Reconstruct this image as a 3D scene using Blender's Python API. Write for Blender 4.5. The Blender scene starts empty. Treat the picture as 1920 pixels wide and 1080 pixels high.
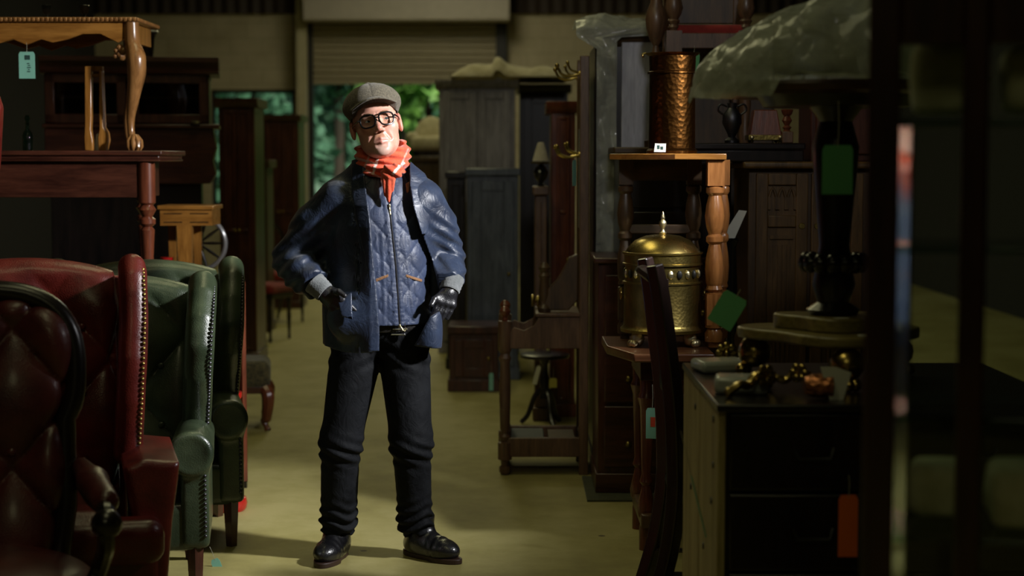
import bpy, math, random
import numpy as np
from mathutils import Vector, Matrix
random.seed(7)
rng = np.random.default_rng(7)
PI = math.pi
SC = bpy.context.scene
COL = SC.collection
R = math.radians

# ------------------------------------------------------------------ camera frame
F = 3100.0
H = 1.55
TH = math.atan(240.0 / F)
def at(px, py, Y):
    """world point seen at photo pixel (px, py) when it stands Y metres ahead"""
    u = (px - 960) / F; v = (540 - py) / F
    dy = math.cos(TH) + v * math.sin(TH); dz = -math.sin(TH) + v * math.cos(TH)
    t = Y / dy
    return Vector((u * t, Y, H + dz * t))
def AX(px, Y, py=540): return at(px, py, Y).x
def AZ(py, Y): return at(960, py, Y).z

# ------------------------------------------------------------------ mesh building
class MB:
    def __init__(s): s.v = []; s.f = []
    def add(s, vs, fs):
        b = len(s.v); s.v.extend([tuple(p) for p in vs]); s.f.extend([tuple(b + i for i in f) for f in fs]); return s
    def box(s, x0, x1, y0, y1, z0, z1):
        vs = [(x, y, z) for z in (z0, z1) for y in (y0, y1) for x in (x0, x1)]
        return s.add(vs, [(0, 2, 3, 1), (4, 5, 7, 6), (0, 1, 5, 4), (2, 6, 7, 3), (0, 4, 6, 2), (1, 3, 7, 5)])
    def lathe(s, prof, c=(0, 0, 0), seg=20, axis='z', wob=None):
        """prof: (radius, height) from bottom to top, closed with caps"""
        vs = []; fs = []
        for r, h in prof:
            for k in range(seg):
                a = 2 * PI * k / seg
                rr = r * (wob(a, h) if wob else 1)
                p = (rr * math.cos(a), rr * math.sin(a), h)
                if axis == 'x': p = (p[2], p[0], p[1])
                elif axis == 'y': p = (p[1], p[2], p[0])
                vs.append((p[0] + c[0], p[1] + c[1], p[2] + c[2]))
        n = len(prof)
        for i in range(n - 1):
            for k in range(seg):
                a = i * seg + k; b = i * seg + (k + 1) % seg
                fs.append((a, b, b + seg, a + seg))
        fs.append(tuple(reversed(range(seg)))); fs.append(tuple(range((n - 1) * seg, n * seg)))
        return s.add(vs, fs)
    def tube(s, path, rad, seg=10, sq=1.0, closed=False):
        """round bar along a path; rad is a number or one per point; sq flattens the second axis"""
        P = [Vector(p) for p in path]; n = len(P)
        rs = rad if isinstance(rad, (list, tuple)) else [rad] * n
        vs = []; fs = []; up = None
        for i in range(n):
            if closed: t = (P[(i + 1) % n] - P[i - 1])
            else: t = P[min(i + 1, n - 1)] - P[max(i - 1, 0)]
            t.normalize()
            if up is None:
                up = Vector((0, 0, 1)) if abs(t.z) < .9 else Vector((0, 1, 0))
            side = t.cross(up); side.normalize(); up = side.cross(t); up.normalize()
            for k in range(seg):
                a = 2 * PI * k / seg
                vs.append(P[i] + side * (rs[i] * math.cos(a)) + up * (rs[i] * sq * math.sin(a)))
        m = n if closed else n - 1
        for i in range(m):
            for k in range(seg):
                a = i * seg + k; b = i * seg + (k + 1) % seg
                c = ((i + 1) % n) * seg + (k + 1) % seg; d = ((i + 1) % n) * seg + k
                fs.append((a, b, c, d))
        if not closed:
            fs.append(tuple(reversed(range(seg)))); fs.append(tuple(range((n - 1) * seg, n * seg)))
        return s.add(vs, fs)
    def prism(s, poly, d0, d1, plane='xz'):
        """2-D outline extruded between d0 and d1 along the remaining axis"""
        n = len(poly)
        def p3(a, b, d):
            return (a, d, b) if plane == 'xz' else ((a, b, d) if plane == 'xy' else (d, a, b))
        vs = [p3(a, b, d0) for a, b in poly] + [p3(a, b, d1) for a, b in poly]
        fs = [tuple(range(n)), tuple(reversed(range(n, 2 * n)))]
        for i in range(n):
            j = (i + 1) % n
            fs.append((i, i + n, j + n, j))
        return s.add(vs, fs)
    def ball(s, c, r, seg=12, rings=8, sc=(1, 1, 1)):
        vs = []; fs = []
        vs.append((c[0], c[1], c[2] - r * sc[2]))
        for i in range(1, rings):
            t = PI * i / rings
            for k in range(seg):
                a = 2 * PI * k / seg
                vs.append((c[0] + r * sc[0] * math.sin(t) * math.cos(a), c[1] + r * sc[1] * math.sin(t) * math.sin(a), c[2] - r * sc[2] * math.cos(t)))
        vs.append((c[0], c[1], c[2] + r * sc[2])); e = len(vs) - 1
        for k in range(seg):
            fs.append((0, 1 + (k + 1) % seg, 1 + k)); fs.append((e, e - seg + k, e - seg + (k + 1) % seg))
        for i in range(rings - 2):
            for k in range(seg):
                a = 1 + i * seg + k; b = 1 + i * seg + (k + 1) % seg
                fs.append((a, b, b + seg, a + seg))
        return s.add(vs, fs)
    def sheet(s, P, nu, nv, th=0.0):
        """grid of points P[i][j]; th > 0 gives it a thickness downwards along its normal"""
        P = np.asarray(P, float).reshape(nu, nv, 3)
        def fs_of(o, flip):
            out = []
            for i in range(nu - 1):
                for j in range(nv - 1):
                    q = (o + i * nv + j, o + (i + 1) * nv + j, o + (i + 1) * nv + j + 1, o + i * nv + j + 1)
                    out.append(q[::-1] if flip else q)
            return out
        vs = [tuple(p) for p in P.reshape(-1, 3)]; fs = fs_of(0, False)
        if th > 0:
            gu = np.gradient(P, axis=0); gv = np.gradient(P, axis=1)
            nn = np.cross(gu, gv); nn /= np.linalg.norm(nn, axis=2, keepdims=True) + 1e-9
            Q = P - nn * th; o = len(vs)
            vs += [tuple(p) for p in Q.reshape(-1, 3)]; fs += fs_of(o, True)
            rim = [i * nv for i in range(nu)] + [(nu - 1) * nv + j for j in range(1, nv)] + [i * nv + nv - 1 for i in range(nu - 2, -1, -1)] + [j for j in range(nv - 2, 0, -1)]
            for a, b in zip(rim, rim[1:] + rim[:1]): fs.append((a, a + o, b + o, b))
        return s.add(vs, fs)
    def turn(s, i0, M):
        for i in range(i0, len(s.v)): s.v[i] = tuple(M @ Vector(s.v[i]))
        return s

def link_mesh(name, vf, mat, parent=None, bevel=0.0, smooth=True, angle=38, label=None):
    v, f = (vf.v, vf.f) if isinstance(vf, MB) else vf
    me = bpy.data.meshes.new(name)
    if isinstance(v, np.ndarray):
        me.vertices.add(len(v)); me.vertices.foreach_set('co', v.astype(np.float32).ravel())
        me.loops.add(f.size); me.loops.foreach_set('vertex_index', f.astype(np.int32).ravel())
        me.polygons.add(len(f)); me.polygons.foreach_set('loop_start', np.arange(0, f.size, 4, dtype=np.int32))
        me.update(calc_edges=True)
    else:
        me.from_pydata(v, [], f); me.update()
    if smooth:
        me.polygons.foreach_set('use_smooth', np.ones(len(me.polygons), dtype=bool))
        if angle < 180: me.set_sharp_from_angle(angle=R(angle))
    o = bpy.data.objects.new(name, me); COL.objects.link(o)
    if mat is not None: me.materials.append(mat)
    if parent is not None: o.parent = parent
    if bevel > 0:
        m = o.modifiers.new('edge', 'BEVEL'); m.width = bevel; m.segments = 2; m.limit_method = 'ANGLE'; m.angle_limit = R(50)
    if label: o['label'] = label
    return o
def part(name, vf, mat, parent, **k): return link_mesh(name, vf, mat, parent, **k)
def tag(o, label, cat, group=None):
    o['label'] = label; o['category'] = cat
    if group: o['group'] = group
    return o
def thing(name, label, cat, loc=(0, 0, 0), rz=0.0, group=None):
    o = bpy.data.objects.new(name, None); COL.objects.link(o); o.empty_display_size = .1
    o.location = loc; o.rotation_euler = (0, 0, rz)
    return tag(o, label, cat, group)
def solo(name, vf, mat, label, cat, loc=(0, 0, 0), rz=0.0, group=None, **k):
    o = link_mesh(name, vf, mat, None, **k); o.location = loc; o.rotation_euler = (0, 0, rz)
    return tag(o, label, cat, group)
def struct(name, vf, mat, parent=None, **k):
    o = link_mesh(name, vf, mat, parent, **k)
    if parent is None: o['kind'] = 'structure'
    return o
def children(o): return [c for c in COL.objects if c.parent == o]
def copy_tree(o, parent=None):
    c = o.copy(); COL.objects.link(c)
    if parent is not None: c.parent = parent
    for ch in children(o): copy_tree(ch, c)
    return c

# ------------------------------------------------------------------ solids from distance fields
def ell(x, y, z, c, r):
    a = (x - c[0]) / r[0]; b = (y - c[1]) / r[1]; d = (z - c[2]) / r[2]
    k0 = np.sqrt(a * a + b * b + d * d)
    k1 = np.sqrt((a / r[0]) ** 2 + (b / r[1]) ** 2 + (d / r[2]) ** 2)
    return k0 * (k0 - 1) / np.maximum(k1, 1e-6)
def cone(x, y, z, a, b, ra, rb):
    ax, ay, az = a; dx, dy, dz = b[0] - ax, b[1] - ay, b[2] - az
    L = dx * dx + dy * dy + dz * dz
    t = np.clip(((x - ax) * dx + (y - ay) * dy + (z - az) * dz) / L, 0, 1)
    return np.sqrt((x - ax - t * dx) ** 2 + (y - ay - t * dy) ** 2 + (z - az - t * dz) ** 2) - (ra + (rb - ra) * t)
def chain(x, y, z, pts, rs, k=0.0):
    d = None
    for i in range(len(pts) - 1):
        c = cone(x, y, z, pts[i], pts[i + 1], rs[i], rs[i + 1])
        d = c if d is None else (np.minimum(d, c) if k == 0 else smin(d, c, k))
    return d
def rbox(x, y, z, c, h, r):
    qx = np.abs(x - c[0]) - h[0] + r; qy = np.abs(y - c[1]) - h[1] + r; qz = np.abs(z - c[2]) - h[2] + r
    return np.sqrt(np.maximum(qx, 0) ** 2 + np.maximum(qy, 0) ** 2 + np.maximum(qz, 0) ** 2) + np.minimum(np.maximum(qx, np.maximum(qy, qz)), 0) - r
def smin(a, b, k):
    h = np.clip(.5 + .5 * (b - a) / k, 0, 1)
    return b * (1 - h) + a * h - k * h * (1 - h)
def smax(a, b, k): return -smin(-a, -b, k)
def poly2(x, y, poly):
    """signed distance to a 2-D polygon, negative inside"""
    d = np.full(np.broadcast(x, y).shape, 1e9, dtype=np.float32); s = np.ones(d.shape, dtype=np.float32)
    n = len(poly); j = n - 1
    for i in range(n):
        xi, yi = poly[i]; xj, yj = poly[j]
        ex, ey = xj - xi, yj - yi
        wx, wy = x - xi, y - yi
        t = np.clip((wx * ex + wy * ey) / (ex * ex + ey * ey + 1e-12), 0, 1)
        bx, by = wx - ex * t, wy - ey * t
        d = np.minimum(d, bx * bx + by * by)
        c1 = y >= yi; c2 = y < yj; c3 = ex * wy > ey * wx
        flip = (c1 & c2 & c3) | (~c1 & ~c2 & ~c3)
        s = np.where(flip, -s, s); j = i
    return s * np.sqrt(d)
def slab(d2, w, half, r):
    """outline distance d2 given thickness: |w| <= half, edges rounded by r"""
    a = d2 + r; b = np.abs(w) - half + r
    return np.minimum(np.maximum(a, b), 0) + np.sqrt(np.maximum(a, 0) ** 2 + np.maximum(b, 0) ** 2) - r
def wav(x, y, z, f, seed, an=(1, 1, 1)):
    g = np.random.default_rng(seed); out = 0
    for i in range(5):
        k = g.normal(size=3); k /= np.linalg.norm(k); k = k * f * (0.7 + .25 * i) * np.array(an)
        out = out + np.sin(k[0] * x + k[1] * y + k[2] * z + g.uniform(0, 6.28)) * (1.0 / (1 + .4 * i))
    return out / 2.6
def nets(fn, xs, ys, zs):
    """surface of fn = 0 on a (possibly uneven) grid: one vertex per crossed cell, quads between them"""
    xs = np.asarray(xs, np.float32); ys = np.asarray(ys, np.float32); zs = np.asarray(zs, np.float32)
    X, Y, Z = np.meshgrid(xs, ys, zs, indexing='ij', sparse=True)
    V = np.broadcast_to(fn(X, Y, Z), (len(xs), len(ys), len(zs))).astype(np.float32)
    V = np.where(np.abs(V) < 1e-7, 1e-7, V)
    S = V < 0
    nx, ny, nz = V.shape
    def sub(A, o): return A[o[0]:nx - 1 + o[0], o[1]:ny - 1 + o[1], o[2]:nz - 1 + o[2]]
    offs = [(i, j, k) for i in (0, 1) for j in (0, 1) for k in (0, 1)]
    cnt = sum(sub(S, o).astype(np.int8) for o in offs)
    I, J, K = np.nonzero((cnt > 0) & (cnt < 8))
    acc = np.zeros((len(I), 3)); num = np.zeros(len(I))
    co = [xs, ys, zs]
    for o in offs:
        for ax in range(3):
            if o[ax]: continue
            p = list(o); p[ax] = 1
            a = V[I + o[0], J + o[1], K + o[2]]; b = V[I + p[0], J + p[1], K + p[2]]
            m = (a < 0) != (b < 0)
            t = np.where(m, a / np.where(m, a - b, 1), 0)
            c0 = np.stack([xs[I + o[0]], ys[J + o[1]], zs[K + o[2]]], 1).astype(float)
            base = (I, J, K)[ax]
            c0[:, ax] += t * (co[ax][base + 1] - co[ax][base])
            acc += np.where(m[:, None], c0, 0); num += m
    verts = acc / num[:, None]
    idx = np.full((nx - 1, ny - 1, nz - 1), -1, dtype=np.int64); idx[I, J, K] = np.arange(len(I))
    faces = []
    for ax in range(3):
        A = np.moveaxis(S, ax, 0); D = np.moveaxis(idx, ax, 0)
        s0, s1 = A[:-1, 1:-1, 1:-1], A[1:, 1:-1, 1:-1]
        i, j, k = np.nonzero(s0 != s1); j = j + 1; k = k + 1
        q = np.stack([D[i, j - 1, k - 1], D[i, j, k - 1], D[i, j, k], D[i, j - 1, k]], 1)
        inside = A[i, j, k]
        if ax == 1: inside = ~inside
        q = np.where(inside[:, None], q, q[:, ::-1])
        faces.append(q)
    Fq = np.concatenate(faces); Fq = Fq[(Fq >= 0).all(1)]
    return verts, Fq
def grid(lo, hi, h): return np.linspace(lo, hi, max(4, int(round((hi - lo) / h)) + 1))
def solid(fn, lo, hi, h): return nets(fn, grid(lo[0], hi[0], h), grid(lo[1], hi[1], h), grid(lo[2], hi[2], h))

# ------------------------------------------------------------------ materials
def newmat(name):
    m = bpy.data.materials.new(name); m.use_nodes = True
    nt = m.node_tree; b = nt.nodes['Principled BSDF']
    return m, nt, b
def nd(nt, typ, **k):
    n = nt.nodes.new(typ)
    for a, v in k.items():
        if a in n.inputs: n.inputs[a].default_value = v
        else: setattr(n, a, v)
    return n
def ramp(nt, fac, stops):
    r = nt.nodes.new('ShaderNodeValToRGB'); e = r.color_ramp.elements
    while len(e) < len(stops): e.new(.5)
    for i, (p, c) in enumerate(stops):
        e[i].position = p; e[i].color = (*c, 1)
    nt.links.new(fac, r.inputs[0]); return r.outputs[0]
def coords(nt, scale=(1, 1, 1), kind='Object', rot=(0, 0, 0)):
    t = nt.nodes.new('ShaderNodeTexCoord'); m = nt.nodes.new('ShaderNodeMapping')
    m.inputs['Scale'].default_value = scale; m.inputs['Rotation'].default_value = rot
    nt.links.new(t.outputs[kind], m.inputs[0]); return m.outputs[0]
def bump(nt, b, h, strength=.3, dist=.01):
    n = nt.nodes.new('ShaderNodeBump'); n.inputs['Strength'].default_value = strength; n.inputs['Distance'].default_value = dist
    nt.links.new(h, n.inputs['Height']); nt.links.new(n.outputs[0], b.inputs['Normal'])
def plain(name, col, rough=.5, metal=0.0, coat=0.0, var=.0, scale=8, emit=None):
    m, nt, b = newmat(name)
    b.inputs['Roughness'].default_value = rough; b.inputs['Metallic'].default_value = metal
    b.inputs['Coat Weight'].default_value = coat; b.inputs['Coat Roughness'].default_value = .15
    n = nd(nt, 'ShaderNodeTexNoise', Scale=scale, Detail=5); nt.links.new(coords(nt), n.inputs['Vector'])
    v = max(var, .06)
    c = ramp(nt, n.outputs[0], [(.3, [x * (1 - v) for x in col]), (.7, [min(1, x * (1 + v)) for x in col])])
    nt.links.new(c, b.inputs['Base Color'])
    return m
def wood(name, dark, light, rough=.35, axis='z', scale=1.0, coat=.25):
    m, nt, b = newmat(name)
    sc = {'x': (2, 16, 16), 'y': (16, 2, 16), 'z': (16, 16, 2)}[axis]
    v = coords(nt, tuple(s * scale for s in sc))
    n = nd(nt, 'ShaderNodeTexNoise', Scale=1.6, Detail=7, Roughness=.62, Distortion=.6); nt.links.new(v, n.inputs['Vector'])
    n2 = nd(nt, 'ShaderNodeTexNoise', Scale=9, Detail=3); nt.links.new(v, n2.inputs['Vector'])
    mx = nd(nt, 'ShaderNodeMath', operation='MULTIPLY_ADD'); mx.inputs[1].default_value = .3; nt.links.new(n2.outputs[0], mx.inputs[0]); nt.links.new(n.outputs[0], mx.inputs[2])
    c = ramp(nt, mx.outputs[0], [(.42, dark), (.62, [(a + d) / 2 for a, d in zip(dark, light)]), (.8, light)])
    nt.links.new(c, b.inputs['Base Color'])
    b.inputs['Roughness'].default_value = rough; b.inputs['Coat Weight'].default_value = coat; b.inputs['Coat Roughness'].default_value = .22
    bump(nt, b, n2.outputs[0], .12, .002)
    return m
def leather(name, dark, light, rough=.33, coat=.35):
    m, nt, b = newmat(name); v = coords(nt)
    n = nd(nt, 'ShaderNodeTexNoise', Scale=7, Detail=6, Roughness=.6); nt.links.new(v, n.inputs['Vector'])
    c = ramp(nt, n.outputs[0], [(.35, dark), (.7, light)]); nt.links.new(c, b.inputs['Base Color'])
    w = nd(nt, 'ShaderNodeTexVoronoi', Scale=230); nt.links.new(v, w.inputs['Vector'])
    w2 = nd(nt, 'ShaderNodeTexNoise', Scale=34, Detail=6); nt.links.new(v, w2.inputs['Vector'])
    a = nd(nt, 'ShaderNodeMath', operation='ADD'); nt.links.new(w.outputs['Distance'], a.inputs[0]); nt.links.new(w2.outputs[0], a.inputs[1])
    bump(nt, b, a.outputs[0], .22, .003)
    rr = nd(nt, 'ShaderNodeMapRange'); rr.inputs['To Min'].default_value = rough - .08; rr.inputs['To Max'].default_value = rough + .14
    nt.links.new(n.outputs[0], rr.inputs[0]); nt.links.new(rr.outputs[0], b.inputs['Roughness'])
    b.inputs['Coat Weight'].default_value = coat; b.inputs['Coat Roughness'].default_value = .2
    return m
def metal(name, col, rough=.25, hammer=0.0, tarnish=.3, hscale=60):
    m, nt, b = newmat(name); v = coords(nt)
    n = nd(nt, 'ShaderNodeTexNoise', Scale=9, Detail=7, Roughness=.65); nt.links.new(v, n.inputs['Vector'])
    c = ramp(nt, n.outputs[0], [(.3, [x * (1 - tarnish) for x in col]), (.65, col)]); nt.links.new(c, b.inputs['Base Color'])
    b.inputs['Metallic'].default_value = 1
    rr = nd(nt, 'ShaderNodeMapRange'); rr.inputs['To Min'].default_value = rough + .12; rr.inputs['To Max'].default_value = rough - .04
    nt.links.new(n.outputs[0], rr.inputs[0]); nt.links.new(rr.outputs[0], b.inputs['Roughness'])
    if hammer:
        w = nd(nt, 'ShaderNodeTexVoronoi', Scale=hscale); nt.links.new(v, w.inputs['Vector'])
        bump(nt, b, w.outputs['Distance'], hammer, .01)
    return m
def fabric(name, dark, light, rough=.85, scale=300, bumpy=.3, nscale=12, sheen=.2):
    m, nt, b = newmat(name); v = coords(nt)
    n = nd(nt, 'ShaderNodeTexNoise', Scale=nscale, Detail=6, Roughness=.7); nt.links.new(v, n.inputs['Vector'])
    c = ramp(nt, n.outputs[0], [(.35, dark), (.68, light)]); nt.links.new(c, b.inputs['Base Color'])
    w = nd(nt, 'ShaderNodeTexNoise', Scale=scale, Detail=2); nt.links.new(v, w.inputs['Vector'])
    bump(nt, b, w.outputs[0], bumpy, .004)
    b.inputs['Roughness'].default_value = rough; b.inputs['Sheen Weight'].default_value = sheen
    return m
def glassy(name, tint=(.9, .95, .92), clear=.85, rough=.03):
    """thin glass: see-through with a fresnel reflection"""
    m, nt, b = newmat(name); nt.nodes.remove(b)
    t = nd(nt, 'ShaderNodeBsdfTransparent'); t.inputs[0].default_value = (*[x * clear for x in tint], 1)
    g = nd(nt, 'ShaderNodeBsdfGlossy'); g.inputs['Roughness'].default_value = rough
    fr = nd(nt, 'ShaderNodeFresnel'); fr.inputs[0].default_value = 1.5
    mx = nd(nt, 'ShaderNodeMixShader')
    ge = nd(nt, 'ShaderNodeNewGeometry'); om = nd(nt, 'ShaderNodeMath', operation='SUBTRACT'); om.inputs[0].default_value = 1; nt.links.new(ge.outputs['Backfacing'], om.inputs[1])
    ml = nd(nt, 'ShaderNodeMath', operation='MULTIPLY'); nt.links.new(fr.outputs[0], ml.inputs[0]); nt.links.new(om.outputs[0], ml.inputs[1])   # reflect at the outer face only
    nt.links.new(ml.outputs[0], mx.inputs[0]); nt.links.new(t.outputs[0], mx.inputs[1]); nt.links.new(g.outputs[0], mx.inputs[2])
    nt.links.new(mx.outputs[0], nt.nodes['Material Output'].inputs[0])
    return m
def polythene(name, col, see=.3):
    m, nt, b = newmat(name); v = coords(nt)
    n = nd(nt, 'ShaderNodeTexNoise', Scale=13, Detail=8, Roughness=.7, Distortion=1.5); nt.links.new(v, n.inputs['Vector'])
    c = ramp(nt, n.outputs[0], [(.35, [x * .7 for x in col]), (.65, col)]); nt.links.new(c, b.inputs['Base Color'])
    b.inputs['Roughness'].default_value = .22; b.inputs['Coat Weight'].default_value = .6; b.inputs['Coat Roughness'].default_value = .12
    bump(nt, b, n.outputs[0], .7, .03)
    tr = nd(nt, 'ShaderNodeBsdfTranslucent'); tr.inputs[0].default_value = (*col, 1)
    tp = nd(nt, 'ShaderNodeBsdfTransparent')
    m1 = nd(nt, 'ShaderNodeMixShader'); m1.inputs[0].default_value = .3
    m2 = nd(nt, 'ShaderNodeMixShader'); m2.inputs[0].default_value = see
    nt.links.new(b.outputs[0], m1.inputs[1]); nt.links.new(tr.outputs[0], m1.inputs[2])
    nt.links.new(m1.outputs[0], m2.inputs[1]); nt.links.new(tp.outputs[0], m2.inputs[2])
    nt.links.new(m2.outputs[0], nt.nodes['Material Output'].inputs[0])
    return m

M = {}
M['mahogany'] = wood('mahogany', (.022, .006, .004), (.085, .026, .014), .32)
M['mahogany_x'] = wood('mahogany_x', (.022, .006, .004), (.085, .026, .014), .32, 'x')
M['red_mahogany'] = wood('red_mahogany', (.06, .014, .007), (.2, .055, .024), .28)
M['dark_oak'] = wood('dark_oak', (.026, .014, .005), (.09, .048, .018), .45, coat=.12)
M['dark_oak_x'] = wood('dark_oak_x', (.026, .014, .005), (.09, .048, .018), .45, 'x', coat=.12)
M['brown_oak'] = wood('brown_oak', (.055, .027, .013), (.16, .085, .045), .42)
M['golden'] = wood('golden', (.20, .075, .012), (.45, .20, .04), .3, coat=.4)
M['golden_x'] = wood('golden_x', (.20, .075, .012), (.45, .20, .04), .3, 'x', coat=.4)
M['walnut'] = wood('walnut', (.14, .055, .015), (.36, .17, .055), .28, coat=.4)
M['warm_oak'] = wood('warm_oak', (.22, .075, .018), (.48, .2, .06), .28, coat=.45)
M['black_wood'] = wood('black_wood', (.004, .003, .003), (.016, .010, .009), .3)
M['grey_wood'] = wood('grey_wood', (.11, .095, .095), (.26, .24, .25), .38)
M['blue_wood'] = wood('blue_wood', (.03, .037, .05), (.11, .13, .165), .34, coat=.35)
M['chest_wood'] = wood('chest_wood', (.20, .15, .05), (.42, .34, .15), .55, coat=.0)
M['red_leather'] = leather('red_leather', (.055, .005, .004), (.15, .015, .009))
M['wine_leather'] = leather('wine_leather', (.05, .008, .009), (.13, .024, .022), .36)
M['green_leather'] = leather('green_leather', (.020, .031, .016), (.060, .084, .043), .34)
M['brass'] = metal('brass', (.62, .45, .14), .24, 0, .4)
M['brass_hammered'] = metal('brass_hammered', (.11, .046, .011), .30, .16, .5, 62)
M['brass_old'] = metal('brass_old', (.36, .27, .08), .34, .07, .55, 90)
M['brass_pale'] = metal('brass_pale', (.8, .7, .42), .35, .2, .2, 80)
M['steel'] = metal('steel', (.5, .5, .52), .3, 0, .2)
M['iron'] = metal('iron', (.10, .10, .11), .4, 0, .3)
M['mint_card'] = plain('mint_card', (.23, .52, .40), .7)
M['green_card'] = plain('green_card', (.10, .36, .14), .7)
M['white_card'] = plain('white_card', (.75, .75, .66), .7)
M['yellow_card'] = plain('yellow_card', (.5, .45, .1), .7)
M['orange_card'] = plain('orange_card', (.75, .14, .01), .7)
M['ink'] = plain('ink', (.02, .06, .05), .8)
M['red_ink'] = plain('red_ink', (.6, .06, .02), .7)
M['string'] = plain('string', (.35, .33, .25), .9)
M['window_light_white'] = plain('window_light_white', (.72, .70, .62), .2, coat=.5)
M['cream_cloth'] = fabric('cream_cloth', (.42, .36, .22), (.66, .6, .44), .9)
M['red_cloth'] = fabric('red_cloth', (.16, .008, .006), (.30, .02, .015), .85)
M['tapestry'] = fabric('tapestry', (.03, .025, .012), (.13, .105, .04), .9, nscale=40)
M['red_lacquer'] = plain('red_lacquer', (.42, .012, .01), .25, coat=.5)
M['black_lacquer'] = plain('black_lacquer', (.006, .006, .007), .22, coat=.5)
M['glass'] = glassy('glass', (.97, 1, .98), .98)
M['dark_glass'] = glassy('dark_glass', (.8, .85, .8), .7)
M['bottle_glass'] = glassy('bottle_glass', (.45, .8, .65), .8)
M['poly'] = polythene('poly', (.50, .54, .42), .22)
M['poly_thin'] = polythene('poly_thin', (.60, .62, .56), .10)
M['slate'] = plain('slate', (.05, .06, .075), .5, var=.3)
# ------------------------------------------------------------------ the place
YB = 24.0                       # back wall
ZC = 5.2
def floor_mat():
    m, nt, b = newmat('concrete_floor'); v = coords(nt)
    n = nd(nt, 'ShaderNodeTexNoise', Scale=.7, Detail=8, Roughness=.62); nt.links.new(v, n.inputs['Vector'])
    n2 = nd(nt, 'ShaderNodeTexNoise', Scale=5, Detail=8, Roughness=.7); nt.links.new(v, n2.inputs['Vector'])
    n3 = nd(nt, 'ShaderNodeTexNoise', Scale=.9, Detail=3); nt.links.new(coords(nt, (3, .35, 1)), n3.inputs['Vector'])
    a = nd(nt, 'ShaderNodeMath', operation='MULTIPLY_ADD'); a.inputs[1].default_value = .5; nt.links.new(n2.outputs[0], a.inputs[0]); nt.links.new(n.outputs[0], a.inputs[2])
    a2 = nd(nt, 'ShaderNodeMath', operation='MULTIPLY_ADD'); a2.inputs[1].default_value = .3; nt.links.new(n3.outputs[0], a2.inputs[0]); nt.links.new(a.outputs[0], a2.inputs[2])
    c = ramp(nt, a2.outputs[0], [(.6, (.22, .19, .06)), (.85, (.36, .315, .11)), (1.05, (.44, .39, .16))])
    sp = nd(nt, 'ShaderNodeTexVoronoi', Scale=2.3); nt.links.new(v, sp.inputs['Vector'])
    lt = nd(nt, 'ShaderNodeMath', operation='LESS_THAN'); lt.inputs[1].default_value = .035; nt.links.new(sp.outputs['Distance'], lt.inputs[0])
    mx = nd(nt, 'ShaderNodeMix', data_type='RGBA'); nt.links.new(lt.outputs[0], mx.inputs[0]); nt.links.new(c, mx.inputs[6]); mx.inputs[7].default_value = (.11, .085, .04, 1)
    nt.links.new(mx.outputs[2], b.inputs['Base Color'])
    b.inputs['Roughness'].default_value = .62
    bump(nt, b, n2.outputs[0], .1, .004)
    return m
def block_mat():
    m, nt, b = newmat('painted_block'); v = coords(nt)
    n = nd(nt, 'ShaderNodeTexNoise', Scale=2.5, Detail=6); nt.links.new(v, n.inputs['Vector'])
    c = ramp(nt, n.outputs[0], [(.3, (.40, .345, .21)), (.7, (.52, .46, .30))])
    br = nd(nt, 'ShaderNodeTexBrick'); br.inputs['Scale'].default_value = 1; br.inputs['Brick Width'].default_value = .45; br.inputs['Row Height'].default_value = .22; br.inputs['Mortar Size'].default_value = .008
    br.inputs['Color1'].default_value = br.inputs['Color2'].default_value = (1, 1, 1, 1); br.inputs['Mortar'].default_value = (.82, .82, .8, 1)
    nt.links.new(coords(nt, rot=(R(90), 0, 0)), br.inputs['Vector'])
    mm = nd(nt, 'ShaderNodeMix', data_type='RGBA', blend_type='MULTIPLY'); mm.inputs[0].default_value = 1
    nt.links.new(c, mm.inputs[6]); nt.links.new(br.outputs[0], mm.inputs[7]); nt.links.new(mm.outputs[2], b.inputs['Base Color'])
    b.inputs['Roughness'].default_value = .7
    return m
M['floor'] = floor_mat(); M['block'] = block_mat()
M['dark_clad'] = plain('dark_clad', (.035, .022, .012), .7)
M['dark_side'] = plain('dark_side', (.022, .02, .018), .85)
M['shutter'] = plain('shutter', (.30, .26, .16), .45)
M['hood'] = plain('hood', (.42, .38, .29), .6)
M['post_paint'] = plain('post_paint', (.42, .38, .22), .6)
M['black_paint'] = plain('black_paint', (.01, .01, .009), .5)
M['rug'] = fabric('rug', (.025, .03, .008), (.07, .075, .02), .95, nscale=30)
def leafmat(name, a, b2):
    m, nt, b = newmat(name); v = coords(nt)
    n = nd(nt, 'ShaderNodeTexNoise', Scale=2.2, Detail=5); nt.links.new(v, n.inputs['Vector'])
    c = ramp(nt, n.outputs[0], [(.35, a), (.68, b2)]); nt.links.new(c, b.inputs['Base Color'])
    b.inputs['Roughness'].default_value = .55
    return m
M['leaf_a'] = leafmat('leaf_a', (.05, .16, .025), (.2, .42, .07))
M['leaf_b'] = leafmat('leaf_b', (.03, .11, .06), (.11, .26, .15))
M['bark'] = plain('bark', (.06, .045, .03), .9)
M['lawn'] = leafmat('lawn', (.05, .1, .03), (.12, .2, .06))

XL, XR, YF = -6.0, 5.0, -4.0
struct('floor', MB().box(XL - .3, XR + .3, YF, YB + .4, -.2, 0), M['floor'])
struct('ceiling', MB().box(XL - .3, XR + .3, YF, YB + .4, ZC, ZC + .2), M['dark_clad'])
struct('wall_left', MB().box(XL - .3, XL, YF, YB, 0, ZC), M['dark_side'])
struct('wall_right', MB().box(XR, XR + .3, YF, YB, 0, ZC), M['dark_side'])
struct('wall_front', MB().box(XL - .3, XR + .3, YF - .3, YF, 0, ZC), M['dark_side'])
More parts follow.
